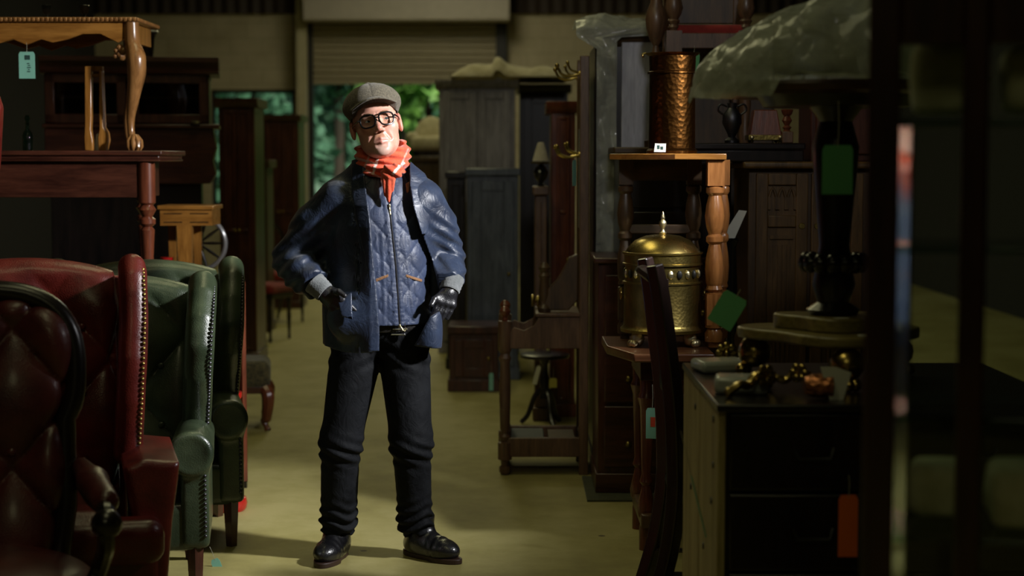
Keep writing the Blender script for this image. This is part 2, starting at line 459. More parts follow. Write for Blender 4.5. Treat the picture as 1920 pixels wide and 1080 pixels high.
# back wall with its doorway and the window of the left bay
dx0, dx1 = AX(580, YB), AX(943, YB); dz = AZ(38, YB)
wx0, wx1, wz0, wz1 = AX(400, YB), AX(556, YB), .9, AZ(168, YB)
zt = AZ(26, YB)
w = MB()
w.box(XL, wx0, YB, YB + .3, 0, zt); w.box(wx0, wx1, YB, YB + .3, 0, wz0); w.box(wx0, wx1, YB, YB + .3, wz1, zt)
w.box(wx1, dx0, YB, YB + .3, 0, zt); w.box(dx1, XR, YB, YB + .3, 0, zt)
w.box(dx0, dx1, YB, YB + .3, dz, zt)
struct('wall_back', w, M['block'])
cl = MB()
nc = 60
pts = []
for i in range(nc * 2 + 1):
    x = XL + (XR - XL) * i / (nc * 2); pts.append((x, YB - .06 - (.04 if i % 2 else 0)))
cl.prism([(a, b) for a, b in pts] + [(XR, YB + .3), (XL, YB + .3)], zt, ZC, 'xy')
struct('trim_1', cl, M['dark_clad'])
# shutter housing, guides, steel column beside the door
struct('trim_2', MB().box(AX(572, YB - .6), AX(956, YB - .6), YB - .6, YB - .15, AZ(38, YB - .6), AZ(-60, YB - .6)), M['hood'], bevel=.02)
struct('trim_3', MB().box(AX(560, YB - .3), AX(579, YB - .3), YB - .35, YB, 0, zt + .3), M['post_paint'], bevel=.01)
g = MB(); g.box(dx0 - .02, dx0 + .1, YB - .16, YB - .02, 0, dz + .1); g.box(dx1 - .1, dx1 + .06, YB - .16, YB - .02, 0, dz + .1)
struct('trim_4', g, M['black_paint'])
# roller shutter curtain, half lowered
sh = MB(); z0 = AZ(150, YB - .1); z = z0
prof = []
while z < dz + .15:
    prof += [(YB - .10, z), (YB - .125, z + .02), (YB - .125, z + .065), (YB - .10, z + .085)]; z += .09
poly = prof + [(YB - .06, z), (YB - .06, z0)]
sh.prism(poly, dx0 + .02, dx1 - .02, 'yz')
d = struct('door_1', sh, M['shutter'])
struct('bottom_bar', MB().box(dx0 + .02, dx1 - .02, YB - .14, YB - .05, z0 - .06, z0), M['shutter'], d)
# window of the left bay
wf = MB(); t = .05
wf.box(wx0, wx1, YB + .05, YB + .12, wz0, wz0 + t); wf.box(wx0, wx1, YB + .05, YB + .12, wz1 - t, wz1)
for x in (wx0, (wx0 + wx1) / 2 - t / 2, wx1 - t): wf.box(x, x + t, YB + .05, YB + .12, wz0, wz1)
wi = struct('window_1', wf, M['black_paint'])
struct('window_glass', MB().box(wx0, wx1, YB + .08, YB + .086, wz0, wz1), M['glass'], wi)
struct('window_sill', MB().box(wx0 - .05, wx1 + .05, YB - .1, YB + .05, wz0 - .05, wz0), M['post_paint'], wi)
# outside: yard and a bank of greenery
struct('ground_outside', MB().box(-30, 30, YB + .4, 60, -.25, -.05), M['lawn'])
def tree(i, x, y, h, rad, mat, label, dens=1500, z0=.3):
    t = thing('leafy_tree', label, 'tree', (x, y, -.05), 0, 'trees outside the shutter door')
    tr = MB(); tr.tube([(0, 0, 0), (.05, 0, h * .3), (-.04, .03, h * .6), (.05, 0, h * .85)], [.16, .12, .08, .03], 8)
    part('trunk', tr, M['bark'], t)
    g = np.random.default_rng(40 + i)
    n = dens; lob = g.normal(size=(14, 3)) * np.array([rad * .5, rad * .45, h * .26]) + np.array([0, 0, h * .52])
    c = lob[g.integers(0, 14, n)] + g.normal(size=(n, 3)) * rad * .24
    c[:, 2] = np.clip(c[:, 2], z0, h)
    a = g.normal(size=(n, 3)); a /= np.linalg.norm(a, axis=1, keepdims=True)
    b = np.cross(a, g.normal(size=(n, 3))); b /= np.linalg.norm(b, axis=1, keepdims=True)
    s = g.uniform(.10, .20, (n, 1)) * 1.3
    V = np.stack([c - a * s, c + b * s * .45, c + a * s, c - b * s * .45], 1).reshape(-1, 3)
    part('foliage', (V, np.arange(n * 4).reshape(n, 4)), mat, t, smooth=False)
tree(0, -4.6, 31.0, 4.6, .95, M['leaf_b'], 'dull blue-green tree seen through the door left of the man', 1500)
tree(1, -2.2, 33.0, 5.0, 1.0, M['leaf_a'], 'bright green tree right behind the flat cap', 1900)
tree(2, -.6, 29.3, 4.2, .8, M['leaf_a'], 'vivid green tree at the right end of the doorway', 1600)
tree(3, -7.0, 29.3, 4.4, 1.0, M['leaf_b'], 'dim green tree seen through the window of the left bay', 1500)
tree(4, -4.2, 40.0, 7.0, 1.6, M['leaf_b'], 'tall tree farthest back, filling the gap between the dull and the bright tree', 2600)
tree(5, .6, 38.5, 6.5, 1.6, M['leaf_a'], 'green tree far back, mostly hidden by the grey dresser', 2000)
tree(6, -8.6, 36.5, 6.5, 1.5, M['leaf_b'], 'dark tree farthest left outside, behind the window frame', 1800)

g = np.random.default_rng(99); n = 9000
c = np.stack([g.uniform(-14, 6, n), 45.6 + g.normal(size=n) * .25, g.uniform(.0, 8.5, n)], 1)
a = g.normal(size=(n, 3)); a /= np.linalg.norm(a, axis=1, keepdims=True); b = np.cross(a, g.normal(size=(n, 3))); b /= np.linalg.norm(b, axis=1, keepdims=True)
sz = g.uniform(.16, .3, (n, 1))
hv = np.stack([c - a * sz, c + b * sz * .5, c + a * sz, c - b * sz * .5], 1).reshape(-1, 3)
hb_ = MB().box(-14, 6, 46, 47.5, -.05, 8.5); nb0 = len(hb_.v)
hedge = solo('hedge', (np.concatenate([np.array(hb_.v), hv]), np.concatenate([np.array(hb_.f), np.arange(n * 4).reshape(n, 4) + nb0])), M['leaf_b'], 'tall dense green hedge closing the view outside, behind all the trees', 'hedge', smooth=False); hedge['kind'] = 'stuff'

# ------------------------------------------------------------------ camera
cam = bpy.data.cameras.new('camera'); co = bpy.data.objects.new('camera', cam); COL.objects.link(co)
co.location = (0, 0, H); co.rotation_euler = (PI / 2 - TH, 0, 0)
cam.sensor_width = 36; cam.lens = F / 1920 * 36; cam.clip_end = 200
cam.dof.use_dof = True; cam.dof.focus_distance = 6.15; cam.dof.aperture_fstop = 2.2
SC.camera = co

# ------------------------------------------------------------------ light
wd = bpy.data.worlds.new('world'); SC.world = wd; wd.use_nodes = True
bg = wd.node_tree.nodes['Background']; bg.inputs[0].default_value = (.62, .75, .8, 1); bg.inputs[1].default_value = .45
def lamp(name, typ, loc, target, power, col, **k):
    l = bpy.data.lights.new(name, typ); l.energy = power; l.color = col
    for a, v in k.items(): setattr(l, a, v)
    o = bpy.data.objects.new(name, l); COL.objects.link(o); o.location = loc
    o.rotation_euler = (Vector(target) - Vector(loc)).to_track_quat('-Z', 'Y').to_euler()
    return o
lamp('sun', 'SUN', (10, 20, 20), (0, 34, 0), 3.6, (1, .96, .82), angle=.2)
# roof lights over the aisle, warm and dim
WARM = (1.0, .94, .50)
for y, p, c_ in ((-2.6, 20, WARM), (3.4, 13, WARM), (7.2, 18, WARM), (11.5, 24, WARM), (16, 34, WARM), (20.5, 56, (1.0, .93, .68))):  # first one, behind the camera, is fill added for the glazed cabinet
    lamp('roof_and_fill_lamp', 'AREA', (-.9, y, 4.9), (-.9, y, 0), p, c_, shape='RECTANGLE', size=1.0, size_y=2.2)
# the photographer's lamp, from the right and a little in front of the man
lamp('key_lamp', 'SPOT', (2.2, 5.05, 2.75), (-.5, 6.3, 1.52), 1050, (.98, .98, 1.0), spot_size=R(56), spot_blend=1.0, shadow_soft_size=.12)
# spot added over the camera, standing in for a flash on the right row
lamp('row_fill_lamp', 'SPOT', (.5, .4, 4.3), (.72, 8.6, 1.55), 200, (.97, .96, .96), spot_size=R(25), spot_blend=.8, shadow_soft_size=.25)
vs = SC.view_settings; vs.view_transform = 'Standard'; vs.look = 'None'; vs.exposure = 0; vs.gamma = 1; vs.use_curve_mapping = False
# ------------------------------------------------------------------ the man
MY = 6.34; MX = AX(720, MY, 800)
def L(px, py, yl=-.13):
    p = at(px, py, MY + yl); return (p.x - MX, p.z)
def L3(px, py, yl): a, b = L(px, py, yl); return (a, yl, b)

def skin_mat():
    m, nt, b = newmat('skin'); v = coords(nt)
    n = nd(nt, 'ShaderNodeTexNoise', Scale=26, Detail=5); nt.links.new(v, n.inputs['Vector'])
    c = ramp(nt, n.outputs[0], [(.3, (.50, .235, .165)), (.7, (.66, .36, .27))])
    def mixin(c, attr, col):
        at_ = nd(nt, 'ShaderNodeAttribute'); at_.attribute_name = attr
        mx = nd(nt, 'ShaderNodeMix', data_type='RGBA'); nt.links.new(at_.outputs['Fac'], mx.inputs[0]); nt.links.new(c, mx.inputs[6]); mx.inputs[7].default_value = (*col, 1)
        return mx.outputs[2]
    c = mixin(c, 'flush', (.62, .22, .16)); c = mixin(c, 'lips', (.50, .17, .13))
    c = mixin(c, 'ginger', (.36, .16, .06)); c = mixin(c, 'grey_beard', (.50, .42, .36))
    nt.links.new(c, b.inputs['Base Color'])
    b.inputs['Roughness'].default_value = .42; b.inputs['Subsurface Weight'].default_value = .1; b.inputs['Subsurface Radius'].default_value = (.01, .004, .002)
    n2 = nd(nt, 'ShaderNodeTexNoise', Scale=220, Detail=3); nt.links.new(v, n2.inputs['Vector']); bump(nt, b, n2.outputs[0], .12, .002)
    return m
def cloth_mat(name, dark, light, rough, wr=.35, scale=16, coat=0.0, sheen=.1):
    m, nt, b = newmat(name); v = coords(nt); b.inputs['Specular IOR Level'].default_value = .5 if rough < .6 else .15
    n = nd(nt, 'ShaderNodeTexNoise', Scale=9, Detail=6, Roughness=.6); nt.links.new(v, n.inputs['Vector'])
    c = ramp(nt, n.outputs[0], [(.35, dark), (.68, light)]); nt.links.new(c, b.inputs['Base Color'])
    w = nd(nt, 'ShaderNodeTexNoise', Scale=scale, Detail=7, Roughness=.58, Distortion=1.2); nt.links.new(coords(nt, (1, 1, .8)), w.inputs['Vector'])
    bump(nt, b, w.outputs[0], wr, .025)
    b.inputs['Roughness'].default_value = rough; b.inputs['Coat Weight'].default_value = coat; b.inputs['Coat Roughness'].default_value = .35; b.inputs['Sheen Weight'].default_value = sheen
    return m
M['skin'] = skin_mat()
M['jacket'] = cloth_mat('jacket', (.007, .013, .032), (.022, .037, .075), .42, .36, 15, .15)
M['vest'] = cloth_mat('vest', (.013, .022, .052), (.033, .05, .105), .5, .22, 30, .05)
M['jeans'] = cloth_mat('jeans', (.003, .0035, .0045), (.010, .011, .013), .75, .3, 20, 0, .0)
M['glove'] = leather('glove', (.006, .006, .008), (.022, .022, .026), .34, .3)
M['knit'] = fabric('knit', (.09, .10, .10), (.21, .22, .225), .9, 160, .5)
M['boot'] = leather('boot', (.003, .003, .004), (.012, .012, .014), .26, .5)
M['welt'] = plain('welt', (.035, .016, .010), .5)
M['belt'] = leather('belt', (.006, .005, .005), (.02, .018, .016), .35)
M['cord_trim'] = fabric('cord_trim', (.14, .065, .025), (.28, .14, .06), .9, 200)
M['frames'] = plain('frames', (.004, .004, .004), .18, coat=.4)
M['eye_white'] = plain('eye_white', (.7, .66, .62), .15, coat=.6)
M['iris'] = plain('iris', (.03, .045, .05), .1, coat=.8)
def tweed():
    m, nt, b = newmat('tweed'); v = coords(nt)
    n = nd(nt, 'ShaderNodeTexNoise', Scale=160, Detail=4, Roughness=.8); nt.links.new(v, n.inputs['Vector'])
    c = ramp(nt, n.outputs[0], [(.32, (.024, .02, .011)), (.52, (.095, .08, .052)), (.72, (.20, .175, .12))]); nt.links.new(c, b.inputs['Base Color'])
    bump(nt, b, n.outputs[0], .5, .004); b.inputs['Roughness'].default_value = .9; b.inputs['Sheen Weight'].default_value = .15
    return m
M['tweed'] = tweed()
def scarf_mat():
    m, nt, b = newmat('scarf'); v = coords(nt)
    n = nd(nt, 'ShaderNodeTexNoise', Scale=40, Detail=5); nt.links.new(v, n.inputs['Vector'])
    c = ramp(nt, n.outputs[0], [(.3, (.52, .055, .018)), (.7, (.78, .12, .045))])
    at_ = nd(nt, 'ShaderNodeAttribute'); at_.attribute_name = 'stripe'
    mx = nd(nt, 'ShaderNodeMix', data_type='RGBA'); nt.links.new(at_.outputs['Fac'], mx.inputs[0]); nt.links.new(c, mx.inputs[6]); mx.inputs[7].default_value = (.75, .62, .55, 1)
    nt.links.new(mx.outputs[2], b.inputs['Base Color'])
    w = nd(nt, 'ShaderNodeTexNoise', Scale=260, Detail=2); nt.links.new(v, w.inputs['Vector']); bump(nt, b, w.outputs[0], .4, .004)
    b.inputs['Roughness'].default_value = .9; b.inputs['Sheen Weight'].default_value = .25
    return m
M['scarf'] = scarf_mat()

# ---- head frame
HC = Vector(L3(706, 238, -.03)); HS = 1.06
HR = Matrix.Rotation(R(-11), 3, 'Y') @ Matrix.Rotation(R(8), 3, 'Z') @ Matrix.Rotation(R(-7), 3, 'X')
HI = HR.transposed()
def hl(x, y, z):
    dx, dy, dz_ = (x - HC.x) / HS, (y - HC.y) / HS, (z - HC.z) / HS
    return (HI[0][0] * dx + HI[0][1] * dy + HI[0][2] * dz_, HI[1][0] * dx + HI[1][1] * dy + HI[1][2] * dz_, HI[2][0] * dx + HI[2][1] * dy + HI[2][2] * dz_)
def hw(p): return HC + HR @ (Vector(p) * HS)
EYE = [(-.0325, -.0775, .0105), (.0325, -.0775, .0105)]
def head_d(x, y, z):
    d = smin(ell(x, y, z, (0, .012, .045), (.079, .099, .1)), ell(x, y, z, (0, -.03, -.02), (.070, .066, .095)), .03)
    d = smin(d, ell(x, y, z, (0, -.032, -.064), (.061, .056, .048)), .028)
    d = smin(d, ell(x, y, z, (0, -.080, -.100), (.026, .017, .018)), .022)
    ax = np.abs(x)
    d = smin(d, ell(ax, y, z, (.044, -.060, -.016), (.027, .025, .024)), .022)
    d = smin(d, cone(ax, y, z, (.006, -.0945, .026), (.047, -.080, .031), .010, .009), .014)
    d = smax(d, -ell(ax, y, z, (.0335, -.108, .009), (.021, .022, .0135)), .012)
    d = smin(d, cone(x, y, z, (0, -.090, .020), (0, -.121, -.024), .0085, .0125), .012)
    d = smin(d, ell(ax, y, z, (.0135, -.107, -.031), (.0088, .0115, .0082)), .008)
    d = smax(d, -ell(ax, y, z, (.0065, -.114, -.040), (.0042, .006, .004)), .004)
    # lids with the slit between them
    d = smin(d, ell(ax, y, z, (.0325, -.0775, .0105), (.0165, .0145, .0135)), .004)
    d = smax(d, -ell(ax, y, z, (.0330, -.094, .0095), (.0135, .009, .0036)), .0025)
    # folds beside the mouth, lips
    d = smax(d, -cone(ax, y, z, (.019, -.101, -.030), (.037, -.086, -.062), .004, .003), .009)
    d = smin(d, cone(ax, y, z, (0, -.0975, -.0585), (.022, -.0875, -.0635), .0058, .0035), .007)
    d = smin(d, cone(ax, y, z, (0, -.0960, -.0725), (.019, -.0870, -.0690), .0068, .0040), .007)
    d = smax(d, -cone(ax, y, z, (0, -.1045, -.0655), (.025, -.0930, -.0675), .0022, .0016), .003)
    d = smax(d, -cone(ax, y, z, (0, -.1010, -.0845), (.016, -.0950, -.083), .004, .002), .010)
    # ears
    d = smin(d, ell(ax, y - .25 * (z + .002), z, (.086, .014, .004), (.0105, .022, .036)), .006)
    d = smax(d, -ell(ax, y - .25 * (z + .002), z, (.0970, .008, .008), (.006, .012, .022)), .004)
    return d * HS
NB = (-.012, .03, 1.44)
arms = {
    'l': ([(-.195, .01, 1.36), (-.350, .04, 1.165), (-.255, -.105, 1.09)], [.055, .038, .028]),
    'r': ([(.172, .01, 1.36), (.238, .115, 1.165), (.246, -.03, 1.088)], [.055, .038, .028])}
legs = {
    'l': ([(-.105, .0, .90), (-.163, -.035, .47), (-.184, .035, .09)], [.085, .058, .034]),
    'r': ([(.085, .0, .90), (.105, -.03, .47), (.118, .045, .09)], [.085, .058, .034])}
def body_d(x, y, z):
    hx, hy, hz = hl(x, y, z)
    d = head_d(hx, hy, hz)
    nk = hw((0, .022, -.055))
    d = smin(d, cone(x, y, z, tuple(nk), NB, .060, .066), .025)
    d = smin(d, ell(x, y, z, (-.012, .01, 1.33), (.17, .10, .18)), .05)
    d = smin(d, ell(x, y, z, (-.01, .0, 1.06), (.145, .105, .2)), .06)
    d = smin(d, ell(x, y, z, (-.01, .0, .92), (.155, .10, .11)), .05)
    for k in 'lr':
        d = smin(d, chain(x, y, z, *arms[k], .02), .04)
        d = smin(d, chain(x, y, z, *legs[k], .02), .03)
    ft = {'l': ((-.186, .03, .06), (-.218, -.09, .035)), 'r': ((.125, .045, .06), (.24, -.035, .035))}
    for k in 'lr': d = smin(d, cone(x, y, z, ft[k][0], ft[k][1], .030, .026), .02)
    return d
xs = np.concatenate([grid(-.46, -.165, .012), grid(-.162, .098, .0025), grid(.105, .36, .012)])
ys = np.concatenate([grid(-.24, -.185, .012), grid(-.182, .105, .0027), grid(.112, .22, .012)])
zs = np.concatenate([grid(.0, 1.53, .012), grid(1.5325, 1.845, .0026)])
bv, bf = nets(body_d, xs, ys, zs)
man = link_mesh('person', (bv, bf), M['skin'], None, angle=180)
man.location = (MX, MY, 0)
tag(man, 'man standing in the aisle with hands in pockets, flat cap, red scarf, navy jacket', 'person')
hx, hy, hz = hl(bv[:, 0], bv[:, 1], bv[:, 2])
def attr(o, name, val):
    a = o.data.attributes.new(name, 'FLOAT', 'POINT'); a.data.foreach_set('value', np.clip(val, 0, 1).astype(np.float32))
def gs(c, r): return np.exp(-(((hx - c[0]) / r[0]) ** 2 + ((hy - c[1]) / r[1]) ** 2 + ((hz - c[2]) / r[2]) ** 2))
axh = np.abs(hx)
lip = np.maximum(np.exp(-((hx / .021) ** 4 + ((hz + .0605) / .0042) ** 2)), np.exp(-((hx / .019) ** 4 + ((hz + .0715) / .0055) ** 2))) * (hy < -.085)
attr(man, 'lips', lip * .75)
stub = (hy < -.05) & (hz < -.035)
attr(man, 'ginger', .6 * np.exp(-((hx / .027) ** 4 + ((hz + .047) / .0075) ** 4)) * (hy < -.08))
attr(man, 'grey_beard', .42 * np.exp(-((hx / .034) ** 4 + ((hz + .098) / .022) ** 4)) * (hy < -.05) * (1 - lip))
fl = np.exp(-(((axh - .043) / .02) ** 2 + ((hz + .018) / .02) ** 2)) * (hy < -.05) + np.exp(-((hx / .014) ** 2 + ((hz + .025) / .014) ** 2)) * (hy < -.1) + .8 * (axh > .078) * (hz < .04) * (hz > -.05)
attr(man, 'flush', .6 * fl)
for s in (0, 1):
    e = hw(EYE[s]); r = .0128 * HS
    ev = MB().ball((0, 0, 0), r, 20, 14)
    eo = part('eye', ev, M['eye_white'], man, angle=180); eo.location = e
    look = (HR @ Vector((.34, -.93, .05))).normalized()
    iv = MB(); iv.lathe([(.0001, 0), (.0058, .0), (.0057, .0006), (.0001, .0008)], seg=16)
    io = part('iris', iv, M['iris'], eo); io.location = look * (r - .0004); io.rotation_euler = look.to_track_quat('Z', 'Y').to_euler()
# eyebrows
for s in (-1, 1):
    eb = MB(); pts = [(s * .012, -.1045, .0285), (s * .026, -.1025, .0345), (s * .040, -.094, .035), (s * .050, -.083, .030)]
    eb.tube([hw(p) for p in pts], [.0025, .0042, .0038, .0015], 8, .6)
    part('eyebrow', eb, plain('brow_hair', (.22, .11, .05), .8) if s < 0 else bpy.data.materials['brow_hair'], man)

# ---- glasses: thick dark frames
gp = thing('glasses', 'x', 'x'); 
for k in ('label', 'category'): del gp[k]
gp.parent = man
def rim_pts(s, off=0):
    out = []
    w, h = .0268, .0222
    for i in range(28):
        a = 2 * PI * i / 28
        c, sn = math.cos(a), math.sin(a)
        px = math.copysign(abs(c) ** .62, c) * w; pz = math.copysign(abs(sn) ** .68, sn) * h
        if pz < 0: px *= 1 - .16 * (-pz / h)
        x = s * .0330 + px
        out.append((x, -.1175 + .9 * max(0, abs(x) - .012) ** 1.6 * 3.0, .006 + pz))
    return out
for s in (-1, 1):
    rp = rim_pts(s)
    part('rim', MB().tube([hw(p) for p in rp], .0033 * HS, 8, closed=True), M['frames'], gp)
    n = len(rp); c = np.mean([hw(p) for p in rp], axis=0)
    mb = MB(); mb.add([tuple(hw(p)) for p in rp] + [tuple(c)], [(i, (i + 1) % n, n) for i in range(n)])
    part('lens', mb, M['glass'], gp, angle=180)
    ex = rp[0] if s > 0 else rp[14]
    part('temple', MB().tube([hw((s * .0575, ex[1], .014)), hw((s * .066, -.098, .015)), hw((s * .078, -.05, .014)), hw((s * .086, .0, .012)), hw((s * .087, .015, .002))], [.0036, .0034, .003, .003, .0025], 8), M['frames'], gp)
part('bridge', MB().tube([hw((-.0095, -.1165, .011)), hw((-.004, -.1195, .0145)), hw((.004, -.1195, .0145)), hw((.0095, -.1165, .011))], .003 * HS, 8), M['frames'], gp)

# ---- flat cap
def cap_d(x, y, z):
    hx, hy, hz = hl(x, y, z)
    a = np.arctan2(hx, -(hy - .015))
    # crown: a soft eight-panel dome, fuller at the back
    d = ell(hx, hy, hz - .10 * hy, (0, .016, .082), (.107, .126, .062))
    d = smin(d, ell(hx, hy, hz, (0, .0, .095), (.085, .09, .062)), .03)
    d = d + .0036 * (1 - np.abs(np.sin(4 * a)) ** .3) * (hz > .07)
    band = ell(hx, hy, hz + .22 * np.minimum(hy, 0), (0, .014, .050), (.088, .108, .030))
    d = smin(d, band, .014)
    inner = ell(hx, hy, hz, (0, .012, .035), (.084, .103, .088))
    d = smax(d, -inner, .003)
    d = np.maximum(d, -(hz - (.035 - .10 * hy + .55 * np.maximum(-hy - .03, 0))))          # lower rim, rising to the back
    # peak
    pk = np.abs(hz - (.088 + .20 * (hy + .095) - 4.6 * hx * hx)) - .0036
    ol = np.sqrt((hx / .083) ** 2 + ((hy + .078) / .072) ** 2) - 1
    pk = smax(pk, ol * .06, .004); pk = np.maximum(pk, -inner)
    d = smin(d, pk, .004)
    d = smin(d, ell(hx, hy, hz, (0, .0, .158), (.010, .010, .006)), .003)
    return d * HS
cv = solid(cap_d, (HC.x - .17, HC.y - .2, HC.z - .05), (HC.x + .15, HC.y + .18, HC.z + .2), .003)
part('flat_cap', cv, M['tweed'], man, angle=180)

# ---- torso profiles shared by vest and jacket: z, centre x, half width, half depth
def prof(tab):
    t = np.array(tab)
    return lambda z: [np.interp(z, t[:, 0], t[:, i]) for i in range(1, 5)]
JP = prof([(.78, -.018, .222, .186, -.005), (.90, -.016, .222, .186, -.005), (1.0, -.018, .220, .184, -.005), (1.15, -.022, .216, .177, 0), (1.30, -.02, .218, .172, .008), (1.38, -.014, .212, .156, .015), (1.44, -.014, .203, .125, .022), (1.485, -.014, .168, .102, .028), (1.53, -.014, .115, .085, .03), (1.56, -.014, .085, .075, .03)])
VP = prof([(.90, -.005, .185, .142, -.012), (1.0, -.005, .178, .14, -.012), (1.15, -.008, .175, .135, -.008), (1.32, -.012, .178, .13, .004), (1.42, -.012, .16, .11, .016), (1.49, -.012, .1, .082, .026), (1.56, -.012, .078, .072, .03)])
def torso(P, x, y, z, p=2.4):
    brk, slo = (-.035, .42) if P is JP else (-.075, .62)
    cx, a, b, cy = P(z)
    y = y - np.where(x > brk, .20 * (x + .012), .20 * (brk + .012) + slo * (brk - x))
    q = (np.abs((x - cx) / a) ** p + np.abs((y - cy) / b) ** p) ** (1 / p)
    return (q - 1) * np.minimum(a, b)
# ---- vest (quilted, zipped)
ZX = lambda z: np.interp(z, [.92, 1.15, 1.38, 1.5], [L(750, 605)[0], L(742, 500)[0], L(729, 385)[0], L(722, 330)[0]])
def vest_d(x, y, z):
    d = torso(VP, x, y, z)
    u = x - ZX(z); front = (y < .03)
    q = np.abs(np.sin(PI * (u * 1.0 + (z) * .75) / .084)) ** .28 * np.abs(np.sin(PI * (u * 1.0 - (z) * .75) / .084)) ** .28
    q = np.where(np.abs(u) < .020, .8 + .2 * np.abs(np.sin(z * 190)) ** .5, q)
    zone = (z < 1.27) & (np.abs(u) > .036) & (np.abs(u) < .062)
    q = np.where(zone, .55 * q + .3 + .2 * np.sin(np.abs(u) * 240 + 14 * z), q)
    d = d - .0075 * q + .0016 * wav(x, y, z, 70, 3, (1, 1, .6)) + .004 * np.exp(-(u / .004) ** 2)
    d = np.maximum(d, .925 + .02 * np.abs(u) - z)
    nk = (x + .012) ** 2 / .06 ** 2 + (y - .02) ** 2 / .06 ** 2
    d = np.maximum(d, z - 1.53)
    # the collar opens in a narrow v towards the zip
    v = poly2(x - ZX(z), z, [(0, 1.375), (.045, 1.56), (-.045, 1.56)])
    d = smax(d, -np.maximum(v, y - .02), .004)
    return d
vv = solid(vest_d, (-.22, -.17, .90), (.2, .18, 1.56), .0042)
vest = part('vest', vv, M['vest'], man, angle=180)
def patch(D, poly_xz, off, th, lo, hi, h=.0035, back=False, rnd=.0015):
    """piece of cloth lying on the front of surface D inside an outline"""
    def f(x, y, z):
        s = np.abs(D(x, y, z) - off) - th
        p = poly2(x + 0 * y, z + 0 * y, poly_xz)
        d = smax(s, p, .003)
        return np.maximum(d, y - .03) if not back else d
    return solid(f, lo, hi, h)
def vplain(x, y, z): return torso(VP, x, y, z)
zp = [(float(ZX(z)), 0, z) for z in np.linspace(.93, 1.375, 40)]
def front_y(D, x, z, y0=-.25, off=0.0):
    ysq = np.linspace(y0, .02, 280); v = D(np.full(280, x), ysq, np.full(280, z)) - off
    i = np.argmax(v < 0); return float(ysq[i])
zp = [(x, front_y(vplain, x, z, off=.004), z) for x, _, z in zp]
part('zip', MB().tube(zp, .0042, 8, .7), M['iron'], vest)
pl = MB(); x, y, z = zp[-1]; pl.ball((x, y - .006, z + .004), .007, 10, 8, (.7, .5, 1.1)); pl.tube([(x, y - .008, z), (x + .004, y - .01, z - .03)], .0035, 8)
part('zip_pull', pl, M['brass_pale'], vest)
pl = MB(); x, y, z = zp[0]; pl.ball((x, y - .006, z - .004), .006, 10, 8, (.7, .5, 1.2)); pl.tube([(x, y - .008, z), (x + .012, y - .012, z - .02), (x + .02, y - .012, z - .022), (x + .024, y - .012, z - .01)], .003, 8)
part('zip_pull', pl, M['brass_pale'], vest)
def PP(*pts): return [L(a, b) for a, b in pts]
lo_, hi_ = (-.26, -.21, .76), (.26, .05, 1.58)
for pts in (((704, 522), (729, 513), (729, 519), (704, 529)), ((760, 514), (790, 526), (790, 532), (760, 520))):
    part('pocket_trim', patch(vplain, PP(*pts), .006, .003, lo_, hi_), M['cord_trim'], vest)
for pts in (((674, 340), (681, 343), (686, 362), (675, 352)), ((757, 345), (765, 340), (765, 360), (760, 364))):
    part('collar_trim', patch(vplain, PP(*pts), .008, .003, lo_, hi_, .003), M['cord_trim'], vest)

# ---- jacket
HL, HRr = (-.122, -.138, .955), (.186, -.095, .935)
OPEN = PP((676, 290), (683, 340), (697, 420), (704, 500), (710, 560), (714, 615), (713, 660), (708, 720), (772, 720), (766, 662), (782, 640), (795, 614), (806, 594), (827, 582), (816, 520), (790, 440), (775, 390), (768, 335), (762, 300))
def jbody(x, y, z):
    d = torso(JP, x, y, z)
    d = smin(d, ell(x, y, z, HL, (.085, .055, .085)), .05)
    d = smin(d, ell(x, y, z, (HRr[0] - .004, HRr[1], .90), (.05, .06, .15)), .06)
    return d
SL = {'l': ([(-.17, .012, 1.39), (-.262, .03, 1.30), (-.352, .04, 1.165), (-.30, -.055, 1.118), (-.245, -.125, 1.082)], [.085, .084, .077, .070, .058]),
      'r': ([(.148, .012, 1.385), (.202, .06, 1.29), (.236, .115, 1.165), (.245, .02, 1.11), (.248, -.055, 1.075)], [.088, .080, .073, .066, .054])}
def jacket_d(x, y, z):
    d = jbody(x, y, z)
    d = d + .0055 * wav(x, y, z, 26, 11, (1.6, .8, .28)) * (x < 0) + .0025 * wav(x, y, z, 40, 12, (1.2, .8, .6))
    sl = None
    for k in 'lr':
        pts, rs = SL[k]
        c = chain(x, y, z, pts, rs, .02)
        sg = -1 if k == 'l' else 1
        c = c + .0075 * np.sin(z * 118 + sg * x * 75 + 3.0 * wav(x, y, z, 18, 21)) * np.clip((1.40 - z) / .12, 0, 1) * .55 + .004 * wav(x, y, z, 60, 5)
        d = smin(d, c, .045)
        w = Vector(pts[-1]); e = Vector(pts[-2]); ax = (w - e).normalized()
        # the cuff is cut square and hollow
        pr = (x - w.x) * ax.x + (y - w.y) * ax.y + (z - w.z) * ax.z
        near = cone(x, y, z, tuple(w), tuple(w + ax * .12), .075, .07)
        body = jbody(x, y, z)
        d = np.where((near < 0) & (pr > .0) & (body > .012), np.maximum(d, pr), d)
    # open front
    w = poly2(x + 0 * y, z + 0 * y, OPEN)
    d = smax(d, -np.maximum(w, y - .02), .006)
    inner = torso(VP, x, y, z) - .009
    hollow = np.maximum(inner, -(1.5 - z) * 0 - 1)
    d = np.maximum(d, -hollow)
    hem = torso(JP, x, y, z) + .014
    d = np.where(z < .93, np.maximum(d, -np.maximum(hem, z - .93)), d)
    d = np.maximum(d, (L(700, 655)[1] + .012 * np.sin(x * 14)) - z)
    d = np.maximum(d, z - 1.545)
    return d
jv = solid(jacket_d, (-.46, -.235, .78), (.345, .22, 1.56), .0052)
jacket = part('jacket', jv, M['jacket'], man, angle=180)
def jplain(x, y, z): return jbody(x, y, z)
